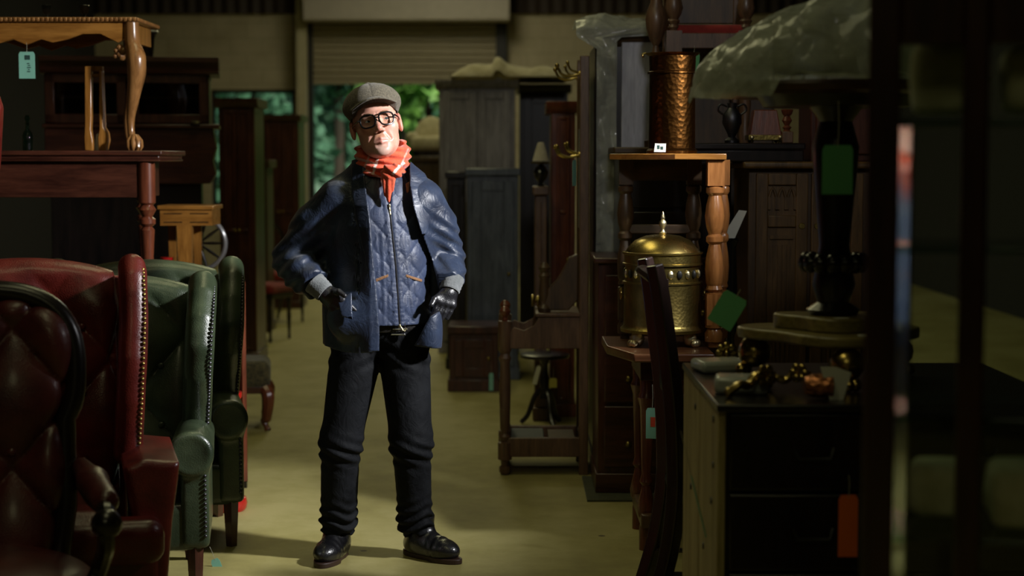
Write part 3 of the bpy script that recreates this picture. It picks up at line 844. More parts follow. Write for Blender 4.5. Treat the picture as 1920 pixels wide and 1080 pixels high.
part('lapel', patch(jplain, PP((652, 300), (676, 296), (682, 335), (696, 415), (704, 500), (699, 545), (686, 480), (668, 410), (656, 355)), .010, .0045, lo_, hi_), M['jacket'], jacket, angle=180)
part('lapel', patch(jplain, PP((764, 300), (784, 308), (800, 340), (806, 400), (800, 440), (790, 440), (775, 392), (766, 345)), .013, .0045, lo_, hi_), M['jacket'], jacket, angle=180)
part('collar', patch(jplain, [(-.135, 1.44), (.11, 1.44), (.1, 1.575), (-.125, 1.575)], .014, .006, (-.2, -.12, 1.42), (.18, .2, 1.6), .0045, True), M['jacket'], jacket, angle=180) if False else None
def coll(x, y, z):
    q = np.sqrt(((x + .014) / .108) ** 2 + ((y - .03) / .095) ** 2); s = np.abs((q - 1) * .095 + .25 * (z - 1.5)) - .007
    d = smax(s, np.abs(z - 1.505) - .045, .006)
    return np.maximum(d, -(y - (-.02 - .9 * np.abs(x + .01) * 0)))
part('collar', solid(coll, (-.18, -.1, 1.43), (.16, .18, 1.58), .0045), M['jacket'], jacket, angle=180)
part('pocket_flap', patch(jplain, PP((636, 562), (662, 546), (665, 596), (644, 590)), .013, .004, lo_, hi_), M['jacket'], jacket, angle=180)
part('chest_pocket', patch(jplain, PP((781, 395), (822, 393), (822, 400), (781, 402)), .004, .004, lo_, hi_), M['jacket'], jacket, angle=180)

# ---- scarf
def scarf_d(x, y, z):
    cx, cy = L(716, 300, 0)[0], .028
    a = np.arctan2(x - cx, -(y - cy))
    zc = L(700, 296, -.08)[1] - .022 * np.cos(a) + .018 * np.sin(a) * .3
    fold = .0055 * np.sin(z * 210 + 2.2 * np.sin(a * 1.5) + a * 1.2) + .003 * np.sin(z * 90 - a * 3)
    q = np.sqrt(((x - cx) / .082) ** 2 + ((y - cy) / .088) ** 2); rad = (q - 1) * .085
    d = np.sqrt((rad / 1.0) ** 2 + (np.maximum(np.abs(z - zc) - .030, 0)) ** 2) - .024 + fold
    kn = L3(735, 322, -.12)
    d2 = ell(x, y, z, kn, (.040, .032, .030)) + .004 * np.sin((x * .7 + z) * 170)
    d = smin(d, d2, .012)
    t0, t1 = L3(728, 332, -.125), L3(728, 374, -.128)
    tl = cone(x, (y - t0[1]) * 1.7 + t0[1], z, t0, t1, .030, .010) + .003 * np.sin(x * 330)
    d = smin(d, tl * .75, .008)
    return d
sv = solid(scarf_d, (-.14, -.2, 1.37), (.15, .16, 1.63), .0034)
scarf = part('scarf', sv, M['scarf'], man, angle=180)
P = sv[0]
def stripe(px, py, ang, w, ln):
    x, z = L(px, py, -.12); ca, sa = math.cos(ang), math.sin(ang)
    u = (P[:, 0] - x) * ca + (P[:, 2] - z) * sa; v = -(P[:, 0] - x) * sa + (P[:, 2] - z) * ca
    return ((np.abs(v) < w) & (np.abs(u) < ln) & (P[:, 1] < .0)).astype(float)
st = stripe(684, 302, -.25, .0045, .045) * .8 + stripe(703, 309, 1.25, .005, .04) + stripe(688, 298, 1.15, .004, .05) * .5 + stripe(746, 316, .9, .005, .03) + stripe(697, 326, -.45, .003, .04) * .5 + stripe(757, 292, 1.2, .003, .04) * .4
attr(scarf, 'stripe', st)

# ---- trousers, belt
def trousers_d(x, y, z):
    d = ell(x, y, z, (-.012, .0, .93), (.172, .125, .13))
    for k in 'lr':
        pts, rs = legs[k]
        up = cone(x, y, z, (pts[0][0] * .9, 0, .87), (pts[1][0], pts[1][1], .47), .104, .079)
        lw = cone(x, y, z, (pts[1][0], pts[1][1], .47), (pts[2][0], pts[2][1] - .01, .14), .077, .066)
        c = smin(up, lw, .04)
        if k == 'l': rr = .010
        else: rr = .010
        low = np.exp(-((z - .14) / .075) ** 2)
        c = c - low * (.004 + .0085 * np.sin(z * 150 + 2.5 * np.sin(x * 30 + y * 21) + (0 if k == 'l' else 1.3)))
        kn = np.exp(-((z - .43) / .05) ** 2)
        c = c - kn * .006 * np.sin(z * 130 + x * 60)
        d = smin(d, c, .022)
    d = d + .0045 * np.sin(z * 105 + np.abs(x + .01) * 55) * np.exp(-((z - .80) / .05) ** 2) + .003 * wav(x, y, z, 26, 9, (1, 1, .5))
    d = np.maximum(d, z - .975); d = np.maximum(d, .088 + .02 * np.sin(x * 70) - z)
    return d
tv = solid(trousers_d, (-.31, -.18, .05), (.24, .17, .99), .006)
tro = part('trousers', tv, M['jeans'], man, angle=180)
def hips(x, y, z): return ell(x, y, z, (-.012, .0, .93), (.172, .125, .16))
def belt_f(x, y, z): return smax(np.abs(hips(x, y, z) - .004) - .004, np.abs(z - .918) - .019, .003)
belt = part('belt', solid(belt_f, (-.22, -.16, .88), (.2, .16, .96), .004), M['belt'], tro, angle=180)
bx, bz = L(746, 618, -.14); by = front_y(hips, bx, bz, off=.012)
bk = MB(); w2, h2 = .026, .021
bk.tube([(bx - w2, by + .006, bz - h2), (bx + w2, by, bz - h2), (bx + w2, by, bz + h2), (bx - w2, by + .006, bz + h2)], .0042, 8, closed=True)
bk.tube([(bx - w2 + .006, by - .003, bz), (bx + w2 + .01, by - .003, bz)], .003, 6)
part('buckle', bk, M['steel'], belt)

# ---- gloves in knitted cuffs
def glove(side, wrist, knuck, tipdir, thumb, spread):
    w = Vector(wrist); k = Vector(knuck); ax = (k - w).normalized(); sp = Vector(spread).normalized(); nn = ax.cross(sp)
    fl_ = [.066, .076, .071, .056]
    def f(x, y, z):
        d = cone(x, y, z, tuple(w - ax * .03), tuple(w + ax * .02), .033, .031)
        for s in (-1, 0, 1):
            d = smin(d, cone(x, y, z, tuple(w + ax * .02 + sp * (s * .014)), tuple(k + sp * (s * .026)), .022, .018), .012)
        d = d + .0012 * wav(x, y, z, 150, 31)
        for i in range(4):
            o = (i - 1.5) * .0205
            a = k + sp * o; td = Vector(tipdir).normalized()
            b = a + (ax * .5 + td * .5).normalized() * fl_[i] * .5; c = b + td * fl_[i] * .5
            d = smin(d, chain(x, y, z, [tuple(a), tuple(b), tuple(c)], [.0105, .0098, .0085], .003), .005)
        th = Vector(thumb).normalized()
        a = w + ax * .03 + sp * -.028; b = a + (th * .6 + ax * .5).normalized() * .04; c = b + (th * .25 + ax * .9).normalized() * .03
        d = smin(d, chain(x, y, z, [tuple(a), tuple(b), tuple(c)], [.014, .0115, .0095], .004), .008)
        return d
    lo = np.array(w) - .12; hi = np.array(w) + .16; lo[2] = w.z - .22; hi[2] = w.z + .1
    if side == 'l': hi[0] = w.x + .24
    g = part('glove', solid(f, lo, hi, .0034), M['glove'], man, angle=180)
    cf = MB(); e = w - ax * .075; prof_ = []
    for i in range(9):
        t = i / 8; prof_.append((.044 - .006 * t + .002 * (i % 2), t * .06))
    prof_ += [(.034, .06), (.034, .0)]
    cf.lathe(prof_, seg=22)
    c = part('knitted_cuff', cf, M['knit'], g); c.location = w - ax * .052; c.rotation_euler = ax.to_track_quat('Z', 'Y').to_euler()
    return g
glove('l', (-.212, -.150, 1.058), (-.152, -.168, 1.005), (.75, .05, -.66), (.2, -.75, .5), (-.5, .3, -.75))
glove('r', (.258, -.055, 1.058), (.244, -.085, 1.008), (-.45, .0, -.9), (-.6, -.6, .1), (.85, .35, -.25))

# ---- boots
def boot(heel, toe, ankle):
    h = Vector(heel); t = Vector(toe); d = (t - h); d.z = 0; Lb = d.length; ang = math.atan2(d.y, d.x)
    r = bpy.data.objects.new('boot', None)
    def f(x, y, z):
        # x runs heel to toe
        s = ell(x, y, z, (.07, 0, .045), (.105, .040, .055))
        s = smin(s, ell(x, y, z, (Lb - .065, 0, .042), (.085, .050, .040)), .05)
        s = smin(s, ell(x, y, z, (Lb - .045, 0, .048), (.056, .043, .032)), .015)
        s = smin(s, cone(x, y, z, (.05, 0, .07), (.055, 0, .17), .046, .052), .05)
        s = s + .0018 * np.sin(x * 190) * np.exp(-((x - .15) / .03) ** 2) + .001 * wav(x, y, z, 60, 8)
        s = np.maximum(s, .018 - z); s = np.maximum(s, z - .165)
        return s
    up = link_mesh('boot', solid(f, (-.06, -.08, .0), (Lb + .05, .08, .18), .0045), M['boot'], man, angle=180)
    up.location = (h.x, h.y, 0); up.rotation_euler = (0, 0, ang)
    so = MB(); n = 28; ol = []
    for i in range(n):
        a = 2 * PI * i / n; c, s_ = math.cos(a), math.sin(a)
        x = Lb / 2 - .002 + (Lb / 2 + .036) * math.copysign(abs(c) ** .8, c); wv = np.interp(x, [-.04, .04, .11, Lb - .06, Lb + .04], [.040, .041, .038, .054, .05])
        ol.append((x, s_ * wv))
    so.prism(ol, 0, .02, 'xy')
    part('sole', so, M['welt'], up, bevel=.003)
    hb = MB(); hb.prism([(x, y * .98) for x, y in ol if x < .06], -.0, .006, 'xy')
    lc = MB()
    for i in range(3): lc.tube([(.105 + .02 * i, -.022, .098 - .012 * i), (.112 + .02 * i, 0, .104 - .012 * i), (.105 + .02 * i, .022, .098 - .012 * i)], .0028, 6)
    part('laces', lc, M['black_lacquer'], up)
boot((-.178, .085, 0), (-.228, -.125, 0), None)
boot((.098, .075, 0), (.272, -.065, 0), None)
# ------------------------------------------------------------------ shared furniture pieces
def tufted(u, v, su, sv, amp):
    p = np.abs(np.sin(PI * (u / su + v / sv) * .5 + PI / 4)); q = np.abs(np.sin(PI * (u / su - v / sv) * .5 + PI / 4))
    return amp * (p ** .45) * (q ** .45)
def studs(path, r, step, sc=(1, 1, 1)):
    mb = MB(); P = [Vector(p) for p in path]; acc = 0.0; nxt = 0.0
    for a, b in zip(P, P[1:]):
        l = (b - a).length
        while nxt <= acc + l:
            p = a.lerp(b, (nxt - acc) / max(l, 1e-6)); mb.ball(p, r, 8, 6, sc); nxt += step
        acc += l
    return mb
def smooth_path(pts, n=8):
    P = [Vector(p) for p in pts]; out = []
    Q = [P[0] * 2 - P[1]] + P + [P[-1] * 2 - P[-2]]
    for i in range(1, len(Q) - 2):
        p0, p1, p2, p3 = Q[i - 1:i + 3]
        for k in range(n):
            t = k / n
            out.append(.5 * ((2 * p1) + (p2 - p0) * t + (2 * p0 - 5 * p1 + 4 * p2 - p3) * t * t + (3 * p1 - p0 - 3 * p2 + p3) * t ** 3))
    out.append(P[-1]); return out
def leg_turned(h, r, spec):
    """spec: list of (height share, radius share)"""
    return MB().lathe([(max(.0005, r * b), h * a) for a, b in spec], seg=18)
def block_leg(mb, x, y, z0, z1, w): mb.box(x - w, x + w, y - w, y + w, z0, z1)
def price_tag(px, py, Y, w, h, mat, label, rz=0.0, tilt=0.0, string=.06, print_=True, cat='price tag', name='price_tag', logo=True):
    """card hanging by a string: loc = top middle of the card"""
    p = at(px, py, Y)
    mb = MB(); mb.prism([(-w / 2, -h), (w / 2, -h), (w / 2, -.012), (w / 2 - .006, 0), (-w / 2 + .006, 0), (-w / 2, -.012)], -.0006, .0006, 'xz')
    o = solo('hanging_' + name, mb, mat, label, cat, p, rz); o.rotation_euler = (0, tilt, rz)
    if string: part('string', MB().tube([(0, 0, -.008), (.002, -.001, string * .5), (0, 0, string)], .0009, 5), M['string'], o)
    if print_:
        mk = MB(); 
        if logo:
            mk.box(-w * .14, w * .2, -.0012, -.0007, -h * .30, -h * .13)
        for k in range(5): mk.box(w * (.0 + .06 * (k % 2)), w * (.16 + .04 * (k % 3)), -.0012, -.0007, -h * (.46 + .075 * k), -h * (.42 + .075 * k))
        part('print', mk, M['ink'], o, smooth=False)
    return o

# ------------------------------------------------------------------ leather wing chairs
def wing_chair(name, label, leath, loc, rz, hz=1.0, group=None, studmat=None, tall=1.12, scroll=True):
    studmat = studmat or M['brass_old']
    t = thing(name, label, 'armchair', loc, rz, group); t.scale = (1, .86, 1); AXX = .315 if scroll else .365; AZZ = .52; SW = .24 if scroll else .285
    k = tall / 1.12
    def back(x, y, z):
        yc = .25 + .16 * np.clip((z - .4) / .7, 0, 1.2)
        top = tall - .02 - .55 * x * x
        d = rbox(x, y - yc, z, (0, 0, (.40 + tall) / 2 - .01), (.305, .065, (tall - .40) / 2), .06)
        d = smax(d, z - top, .05)
        d = smin(d, np.sqrt((y - yc) ** 2 + (z - (top - .05)) ** 2) - .055 + 10 * np.maximum(np.abs(x) - .30, 0), .02)
        f = (y < yc) * np.clip((top - .03 - z) / .09, 0, 1)
        return d - f * (tufted(x, z, .19, .22, .045) - .03)
    part('backrest', solid(back, (-.36, .1, .36), (.36, .55, tall + .06), .009), leath, t, angle=180)
    for i in range(-1, 2):
        for j in range(3):
            x = i * .19; z = .55 + j * .22
            if z < tall - .15: part('button', MB().ball((x, .25 + .16 * (z - .4) / .7 - .055, z), .012, 8, 6, (1, .6, 1)), leath, t)
    fe = [(.10, .56), (.05, .66 * k), (-.03, .76 * k), (-.055, .86 * k), (-.02, .95 * k), (.06, 1.03 * k), (.14, 1.075 * k)] if scroll else [(.02, .60), (-.005, .70 * k), (.005, .82 * k), (.04, .93 * k), (.07, 1.0 * k), (.10, 1.05 * k), (.14, 1.085 * k)]   # front edge of a wing
    wp = fe + [(.40, 1.07 * k), (.42, .95 * k), (.34, .55)]
    RL = .054 if scroll else .046
    for s in (-1, 1):
        def wing(x, y, z):
            xo = .335 + .03 * np.clip((z - .55) / .5, 0, 1)
            d = slab(poly2(y + 0 * x, z + 0 * x, wp), s * x - xo, .028, .024)
            c = None
            for a, b in zip(fe, fe[1:]):
                xa = .335 + .03 * min(1, max(0, (a[1] - .55) / .5)); xb = .335 + .03 * min(1, max(0, (b[1] - .55) / .5))
                e = cone(x, y, z, (s * (xa - .012), a[0] + .02, a[1]), (s * (xb - .012), b[0] + .02, b[1]), RL, RL); c = e if c is None else np.minimum(c, e)
            return smin(d, c, .02) + .0015 * wav(x, y, z, 40, 6)
        w = part('wing', solid(wing, ((.24 if s > 0 else -.44), -.1, .5), ((.44 if s > 0 else -.24), .5, tall + .06), .008), leath, t, angle=180)
        pth = [(s * (.335 + .03 * min(1, max(0, (b - .55) / .5)) + RL - .024), a + .028 - RL, b) for a, b in fe]
        part('nail_trim', studs(smooth_path(pth), .0068, .0165), studmat, w)
        def arm(x, y, z):
            xx = s * x
            d = cone(xx, y, z, (AXX, .28, AZZ), (AXX, -.33, AZZ), .068, .080)
            d = smax(d, -(y + .355), .02)
            pn = rbox(xx, y, z, (AXX + .012, -.02, .36), (.05, .31, .18), .02)
            d = smin(d, pn, .03)
            sc = np.sqrt((xx - AXX) ** 2 + (z - AZZ) ** 2)
            if not scroll:
                ol_ = [(.30, .60), (.36, .625), (.475, .61), (.47, .56), (.45, .42), (.43, .2), (.34, .2), (.325, .45)]
                return slab(poly2(xx + 0 * y, z + 0 * y, ol_), y + .0, .30, .025)
            return d - .006 * np.exp(-((y + .345) / .02) ** 2) * np.exp(-((sc - .066) / .012) ** 2)
        a = part('arm', solid(arm, ((.25 if s > 0 else -.48), -.42, .15), ((.48 if s > 0 else -.25), .4, .69), .009), leath, t, angle=180)
        dn = [(s * (AXX + .048), -.334, z) for z in (.44, .4, .3, .21)]
        if scroll: part('nail_trim', studs(dn, .0062, .0165), studmat, a)
    def cush(x, y, z):
        d = rbox(x, y, z, (0, -.08, .405), (SW, .315, .075), .06)
        if not scroll: d = smin(d, rbox(x, y, z, (0, -.365, .385), (.42, .075, .07), .05), .02)
        return d - .015 * np.exp(-((x / .2) ** 2 + ((y + .08) / .25) ** 2))
    part('seat_cushion', solid(cush, (-.47, -.48, .29), (.47, .28, .53), .009), leath, t, angle=180)
    part('seat_rail', solid(lambda x, y, z: rbox(x, y, z, (0, .0, .255), (AXX + .04, .32, .085), .02), (-.42, -.38, .14), (.42, .38, .38), .014), leath, t, angle=180)
    part('back_panel', MB().prism([(.31, .17), (.345, .17), (.47, tall - .08), (.43, tall - .08)], -.33, .33, 'yz'), leath, t, bevel=.01)
    for s in (-1, 1):
        l = MB(); l.tube([(s * (AXX + .01), -.29, .19), (s * (AXX + .01), -.295, .1), (s * (AXX + .01), -.295, 0)], [.03, .026, .021], 4); part('leg', l, M['mahogany'], t, smooth=False)
        l = MB(); l.tube([(s * .29, .28, .19), (s * .29, .32, .1), (s * .29, .38, 0)], [.03, .027, .022], 4); part('leg', l, M['mahogany'], t, smooth=False)
    return t
wing_chair('wing_chair', 'red leather wing chair with brass nails, between the oval-backed chair and the green chairs', M['red_leather'],
           (-1.56, 5.22, 0), R(15), tall=1.235, scroll=False)
wing_chair('wing_chair', 'nearer green leather wing chair, right behind the red wing chair', M['green_leather'], (-1.485, 5.98, 0), R(9), group='green leather wing chairs', studmat=M['iron'], tall=1.13)
wing_chair('wing_chair', 'farther green leather wing chair, showing only its right wing and arm', M['green_leather'], (-1.50, 6.74, 0), R(12), group='green leather wing chairs', studmat=M['iron'], tall=1.14)

# ------------------------------------------------------------------ oval-backed open armchair, nearest on the left
t = thing('open_armchair', 'buttoned wine leather open armchair with carved show-wood frame, nearest on the left', 'armchair', (AX(-12, 4.75), 4.50, 0), R(9))
TB = 1.17
def oval(n=40, hw_=.262, z0=.52, z1=TB, inset=0):
    out = []
    for i in range(n + 1):
        a = PI * 1.18 - (PI * 1.36) * i / n
        c, s = math.cos(a), math.sin(a)
        x = math.copysign(abs(c) ** .75, c) * (hw_ - inset); z = (z0 + z1) / 2 + .09 + math.copysign(abs(s) ** .8, s) * ((z1 - z0) / 2 - .09 - inset + .0)
        out.append((x, z))
    return out
ov = oval()
lean = lambda z: .20 + .16 * (z - .45)
fp = [(.215, .42)] + [(-x, z) for x, z in reversed(ov)] ; fp = [(-.215, .40), (-.235, .55)] + [(x, z) for x, z in ov if z > .62] + [(.235, .55), (.215, .40)]
part('back_frame', MB().tube([(x, lean(z), z) for x, z in fp], .030, 10), M['black_wood'], t)
pad_o = [(x * .93, min(z, TB - .028) if z > .9 else z) for x, z in fp]
def pad(x, y, z):
    yc = .20 + .16 * (z - .45)
    d = slab(poly2(x + 0 * y, z + 0 * y, pad_o), y - yc, .05, .045)
    return d - (y < yc) * (tufted(x, z - .06, .17, .20, .05) - .028)
part('backrest', solid(pad, (-.3, .1, .38), (.3, .4, TB + .03), .0085), M['wine_leather'], t, angle=180)
for i, j in ((0, 0), (-1, .5), (1, .5), (0, 1), (-1, 1.5), (1, 1.5), (0, 2), (0, -.02 + 3)):
    z = .61 + .20 * j
    if z < 1.08: part('button', MB().ball((i * .085, lean(z) - .045, z), .013, 8, 6, (1, .6, 1)), M['wine_leather'], t)
def seat(x, y, z):
    d = ell(x, y, z, (0, -.03, .37), (.34, .33, .105))
    return smax(d, .33 - z, .03)
part('seat', solid(seat, (-.38, -.4, .30), (.38, .34, .52), .011), M['wine_leather'], t, angle=180)
sr = MB()
n = 36; ring = [(.325 * math.copysign(abs(math.cos(a)) ** .8, math.cos(a)), -.03 + .315 * math.copysign(abs(math.sin(a)) ** .8, math.sin(a))) for a in [2 * PI * i / n for i in range(n)]]
sr.prism(ring, .27, .34, 'xy'); part('seat_rail', sr, M['black_wood'], t, bevel=.01)
for s in (-1, 1):
    a = part('arm', solid(lambda x, y, z: smin(cone(x, y, z, (s * .275, .24, .655), (s * .325, .05, .645), .028, .042), cone(x, y, z, (s * .325, .05, .645), (s * .375, -.13, .625), .042, .036), .02), ((.2 if s > 0 else -.45), -.2, .55), ((.45 if s > 0 else -.2), .32, .73), .008), M['wine_leather'], t, angle=180)
    sc = [(s * .373, -.15, .612), (s * .38, -.195, .60), (s * .383, -.215, .565), (s * .38, -.20, .52), (s * .37, -.155, .485), (s * .35, -.13, .43), (s * .32, -.16, .37), (s * .31, -.2, .32)]
    part('arm_support', MB().tube(smooth_path([(s * .275, .25, .61), (s * .325, .05, .60)] + sc, 5), .024, 9).ball((s * .383, -.205, .58), .042, 12, 8), M['black_wood'], t)
    l = MB(); l.tube(smooth_path([(s * .27, -.24, .33), (s * .285, -.27, .25), (s * .275, -.255, .12), (s * .285, -.285, .03), (s * .285, -.30, .0)], 5), [.036] * 5 + [.034] * 5 + [.025] * 5 + [.02] * 5 + [.026], 9); part('leg', l, M['black_wood'], t)
    l = MB(); l.tube(smooth_path([(s * .24, .2, .34), (s * .245, .24, .15), (s * .25, .33, .0)], 5), .022, 8); part('leg', l, M['black_wood'], t)

# ------------------------------------------------------------------ red studded porter's chair, cut by the left edge
t = thing('porters_chair', 'dark red nailed leather chair, cut off by the left edge above the wing chair', 'chair', (AX(-84, 6.6), 6.6, 0), R(0))
PH = AZ(172, 6.55)
ol = [(-.23, .3), (.19, .3), (.155, 1.2), (.165, 1.38), (.19, 1.55), (.205, PH - .06), (.19, PH - .01), (.1, PH + .05), (-.1, PH + .05), (-.2, PH - .04)]
part('backrest', solid(lambda x, y, z: slab(poly2(x + 0 * y, z + 0 * y, ol), y, .05, .03) - (y < 0) * (tufted(x, z, .16, .2, .03) - .02), (-.3, -.12, .25), (.27, .12, PH + .12), .012), M['red_leather'], t, angle=180)
part('nail_trim', studs(smooth_path([(x + .0, -.052, z) for x, z in ol[1:7]]), .007, .018), M['brass_old'], t)
part('seat', solid(lambda x, y, z: rbox(x, y, z, (-.02, -.26, .40), (.23, .25, .09), .05), (-.3, -.55, .28), (.25, .03, .52), .014), M['red_leather'], t, angle=180)
for x in (-.2, .16):
    for y in (-.46, .02): part('leg', MB().lathe([(.02, 0), (.028, .05), (.022, .1), (.03, .33)], (x, y, 0), 12), M['black_wood'], t)

# ------------------------------------------------------------------ left stack: chest, dark table on it, cabriole table on that
YS = 7.75
ch = thing('blanket_chest', 'dark wooden chest under the mahogany table, hidden by the red chairs', 'chest', (AX(60, YS), YS + .22, 0))
TZ = AZ(293, YS - .13); CHH = TZ - .745
part('body', MB().box(-.62, .62, -.26, .26, .05, CHH - .03), M['black_wood'], ch, bevel=.006)
part('lid', MB().box(-.64, .64, -.28, .28, CHH - .03, CHH), M['black_wood'], ch, bevel=.008)
part('plinth', MB().box(-.63, .63, -.27, .27, 0, .06), M['black_wood'], ch, bevel=.004)
xr = AX(308, YS - .12)
t = thing('library_table', 'mahogany table with plain frieze and turned legs, stacked behind the red chairs', 'table', (xr - .62, YS + .15, CHH))
th = TZ - CHH
tp = MB(); tp.box(-.62, .62, -.28, .28, th + .004, th + .026); tp.box(-.605, .605, -.265, .265, th - .014, th + .004); tp.box(-.61, .61, -.27, .27, th - .024, th - .014)
part('tabletop', tp, M['mahogany_x'], t, bevel=.005)
part('frieze', MB().box(-.53, .50, -.235, .22, th - .19, th - .024), M['mahogany_x'], t, bevel=.003)
spec = [(0, .35), (.03, .6), (.05, .45), (.2, .52), (.45, .72), (.56, .85), (.58, .55), (.60, .95), (.63, .95), (.645, .6), (.66, .75), (.69, 1.05), (.72, .7), (.735, 1.0), (.97, 1.0), (1, 1.0)]
for x, y in ((-.53, -.215), (.535, -.215), (-.45, .2), (.43, .2)):
    if True:
        l = leg_turned(th - .024, .040, spec); o = part('leg', l, M['red_mahogany'], t); o.location = (x, y, 0)
Z1 = TZ + .026
# cabriole table standing on it
yc = YS - .02
cx1 = AX(255, YS - .08); hC = AZ(33, YS - .08) - Z1
t = thing('cabriole_table', 'low walnut table with carved rim and claw feet, standing on the mahogany table', 'table', (cx1 - .42, YS + .12, Z1))
rim = MB(); rim.box(-.47, .455, -.24, .24, hC - .022, hC); part('tabletop', rim, M['walnut'], t, bevel=.008)
cv_ = MB()
for k in range(44): cv_.ball((-.46 + k * .021, -.243, hC - .012), .0105, 7, 5, (1, .7, .9))
for k in range(22): cv_.ball((.458, -.235 + k * .021, hC - .012), .0105, 7, 5, (.7, 1, .9))
part('carved_rim', cv_, M['walnut'], t)
ap = [(-.42, hC - .022), (.39, hC - .022), (.39, hC - .10), (.36, hC - .115), (.33, hC - .10), (.28, hC - .075), (.20, hC - .075), (.13, hC - .10), (.06, hC - .115), (.01, hC - .10), (-.06, hC - .125), (-.12, hC - .10), (-.18, hC - .118), (-.26, hC - .09), (-.36, hC - .075), (-.42, hC - .12)]
part('apron', MB().prism(ap, -.215, -.195, 'xz'), M['golden_x'], t, bevel=.002)
part('apron', MB().prism([(x, z) for x, z in ap], .195, .215, 'xz'), M['golden_x'], t, bevel=.002)
part('apron', MB().box(.405, .425, -.19, .19, hC - .11, hC - .022), M['golden'], t)
def cab_leg(sx, sy, h):
    mb = MB()
    p = [(0, h), (.004, h - .09), (.022, h - .15), (.026, h - .20), (.016, h - .28), (-.002, h - .37), (-.014, h - .44), (-.012, .075), (.002, .05)]
    P = smooth_path([(a * sx, a * sy, z) for a, z in p], 4)
    n = len(P); key = [0, .15, .28, .4, .55, .7, .82, .93, 1]; rr = [.034, .036, .046, .044, .033, .022, .017, .019, .026]
    mb.tube(P, [float(np.interp(i / (n - 1), key, rr)) for i in range(n)], 10)
    mb.ball((.006 * sx, .006 * sy, .030), .030, 12, 8, (1, 1, 1))
    for k in range(5):
        a = math.atan2(sy, sx) + (k - 2) * .75
        c, s = math.cos(a), math.sin(a)
        mb.tube([(.004 * sx + .012 * c, .004 * sy + .012 * s, .07), (.005 * sx + .032 * c, .005 * sy + .032 * s, .045), (.006 * sx + .034 * c, .006 * sy + .034 * s, .018), (.006 * sx + .027 * c, .006 * sy + .027 * s, .002)], [.009, .009, .008, .004], 7)
    # carved ear at the knee
    mb.ball((-.055 * sx, .0, h - .115), .017, 8, 6); mb.ball((-.04 * sx, 0, h - .13), .021, 8, 6); mb.ball((-.072 * sx, 0, h - .128), .012, 8, 6)
    for k in range(6): mb.ball((.022 * sx + .012 * math.cos(k), .03 * sy, h - .14 - .016 * k), .011, 7, 5)
    return mb
for sx in (-1, 1):
    for sy in (-1, 1):
        o = part('leg', cab_leg(sx, sy, hC - .022), M['walnut'], t); o.location = (.42 * sx - (.02 if sx < 0 else 0) - (.10 if sx > 0 and sy > 0 else 0), .20 * sy, 0)
price_tag(50, 97, YS - .12, .074, .122, M['mint_card'], 'mint price tag hanging from the apron of the walnut claw-foot table', string=.043)
# white cone added for window light, and golden stand, beneath the cabriole table
p = at(185, 279, YS + .06)
solo('window_light_cone', MB().lathe([(.026, 0), (.027, .004), (.022, .04), (.016, .075), (.010, .082)], seg=16), M['window_light_white'], 'white cone imitating window light between the two uprights of the golden stand', 'vase', (p.x, YS + .08, Z1))
t = thing('display_stand', 'golden wood stand with two waisted uprights under the walnut table', 'stand', (p.x, YS + .02, Z1))
hS = AZ(124, YS) - Z1
u = MB(); u.prism([(-.052, 0), (-.01, 0), (-.012, .05), (-.02, .10), (-.016, .16), (-.012, hS), (-.045, hS), (-.050, .12), (-.054, .06)], -.02, .02, 'xz'); part('upright', u, M['golden'], t, bevel=.005)
u = MB(); u.prism([(.012, 0), (.044, 0), (.056, .05), (.052, .085), (.036, .11), (.032, hS - .02), (.022, hS - .02), (.018, .10), (.010, .06)], -.015, .05, 'xz'); part('upright', u, M['golden'], t, bevel=.004)
u = MB(); u.box(-.014, .036, -.01, .03, hS - .022, hS); u.box(-.014, .024, .0, .03, hS - .05, hS - .035); part('rail', u, M['walnut'], t, bevel=.002)
p = at(52, 275, YS - .02)
t = thing('glass_bottle', 'pale green glass bottle on the mahogany table beneath the mint tag', 'bottle', (p.x, YS - .02, Z1))
part('body', MB().lathe([(.02, 0), (.024, .006), (.024, .07), (.018, .088), (.009, .10), (.009, .125), (.012, .13)], seg=16), M['bottle_glass'], t)
part('stopper', MB().lathe([(.007, .12), (.008, .135), (.013, .15), (.008, .165)], seg=12), M['bottle_glass'], t)
for px, w, lab in ((84, .022, 'small clear goblet nearer the left end of the walnut table'), (155, .024, 'small clear goblet nearer the carved right end of the walnut table')):
    p = at(px, 31, YS + .12)
    solo('goblet', MB().lathe([(w, 0), (w * .9, .004), (.005, .01), (.005, .03), (w * .8, .045), (w, .075), (w * .92, .078)], seg=14), M['dark_glass'], lab, 'glass', (p.x, YS + .15, Z1 + hC), group='goblets on the walnut table')

# ------------------------------------------------------------------ bookcase with cornice, far left
YB2 = 10.0
x0, x1 = AX(95, YB2), AX(396, YB2)
t = thing('bookcase_cabinet', 'dark mahogany glazed cabinet with heavy cornice behind the walnut table', 'cabinet', ((x0 + x1) / 2, YB2, 0), R(9))
w = (x1 - x0) / 2; zt2 = AZ(107, YB2); zl = AZ(228, YB2); zb = AZ(345, YB2)
part('base', MB().box(-w + .02, w - .06, .06, .45, 0, zb), M['black_wood'], t, bevel=.005)
sp_ = [(-w, zb), (w - .005, zb), (w + .03, zb + .06), (w + .012, zb + .14), (w + .035, zb + .22), (w + .015, zl - .04), (-w, zl - .04)]
part('middle_section', MB().prism(sp_, -.02, .47, 'xz'), M['mahogany_x'], t, bevel=.006)
part('ledge', MB().box(-w - .01, w + .055, -.05, .48, zl - .04, zl - .015), M['mahogany_x'], t, bevel=.006)
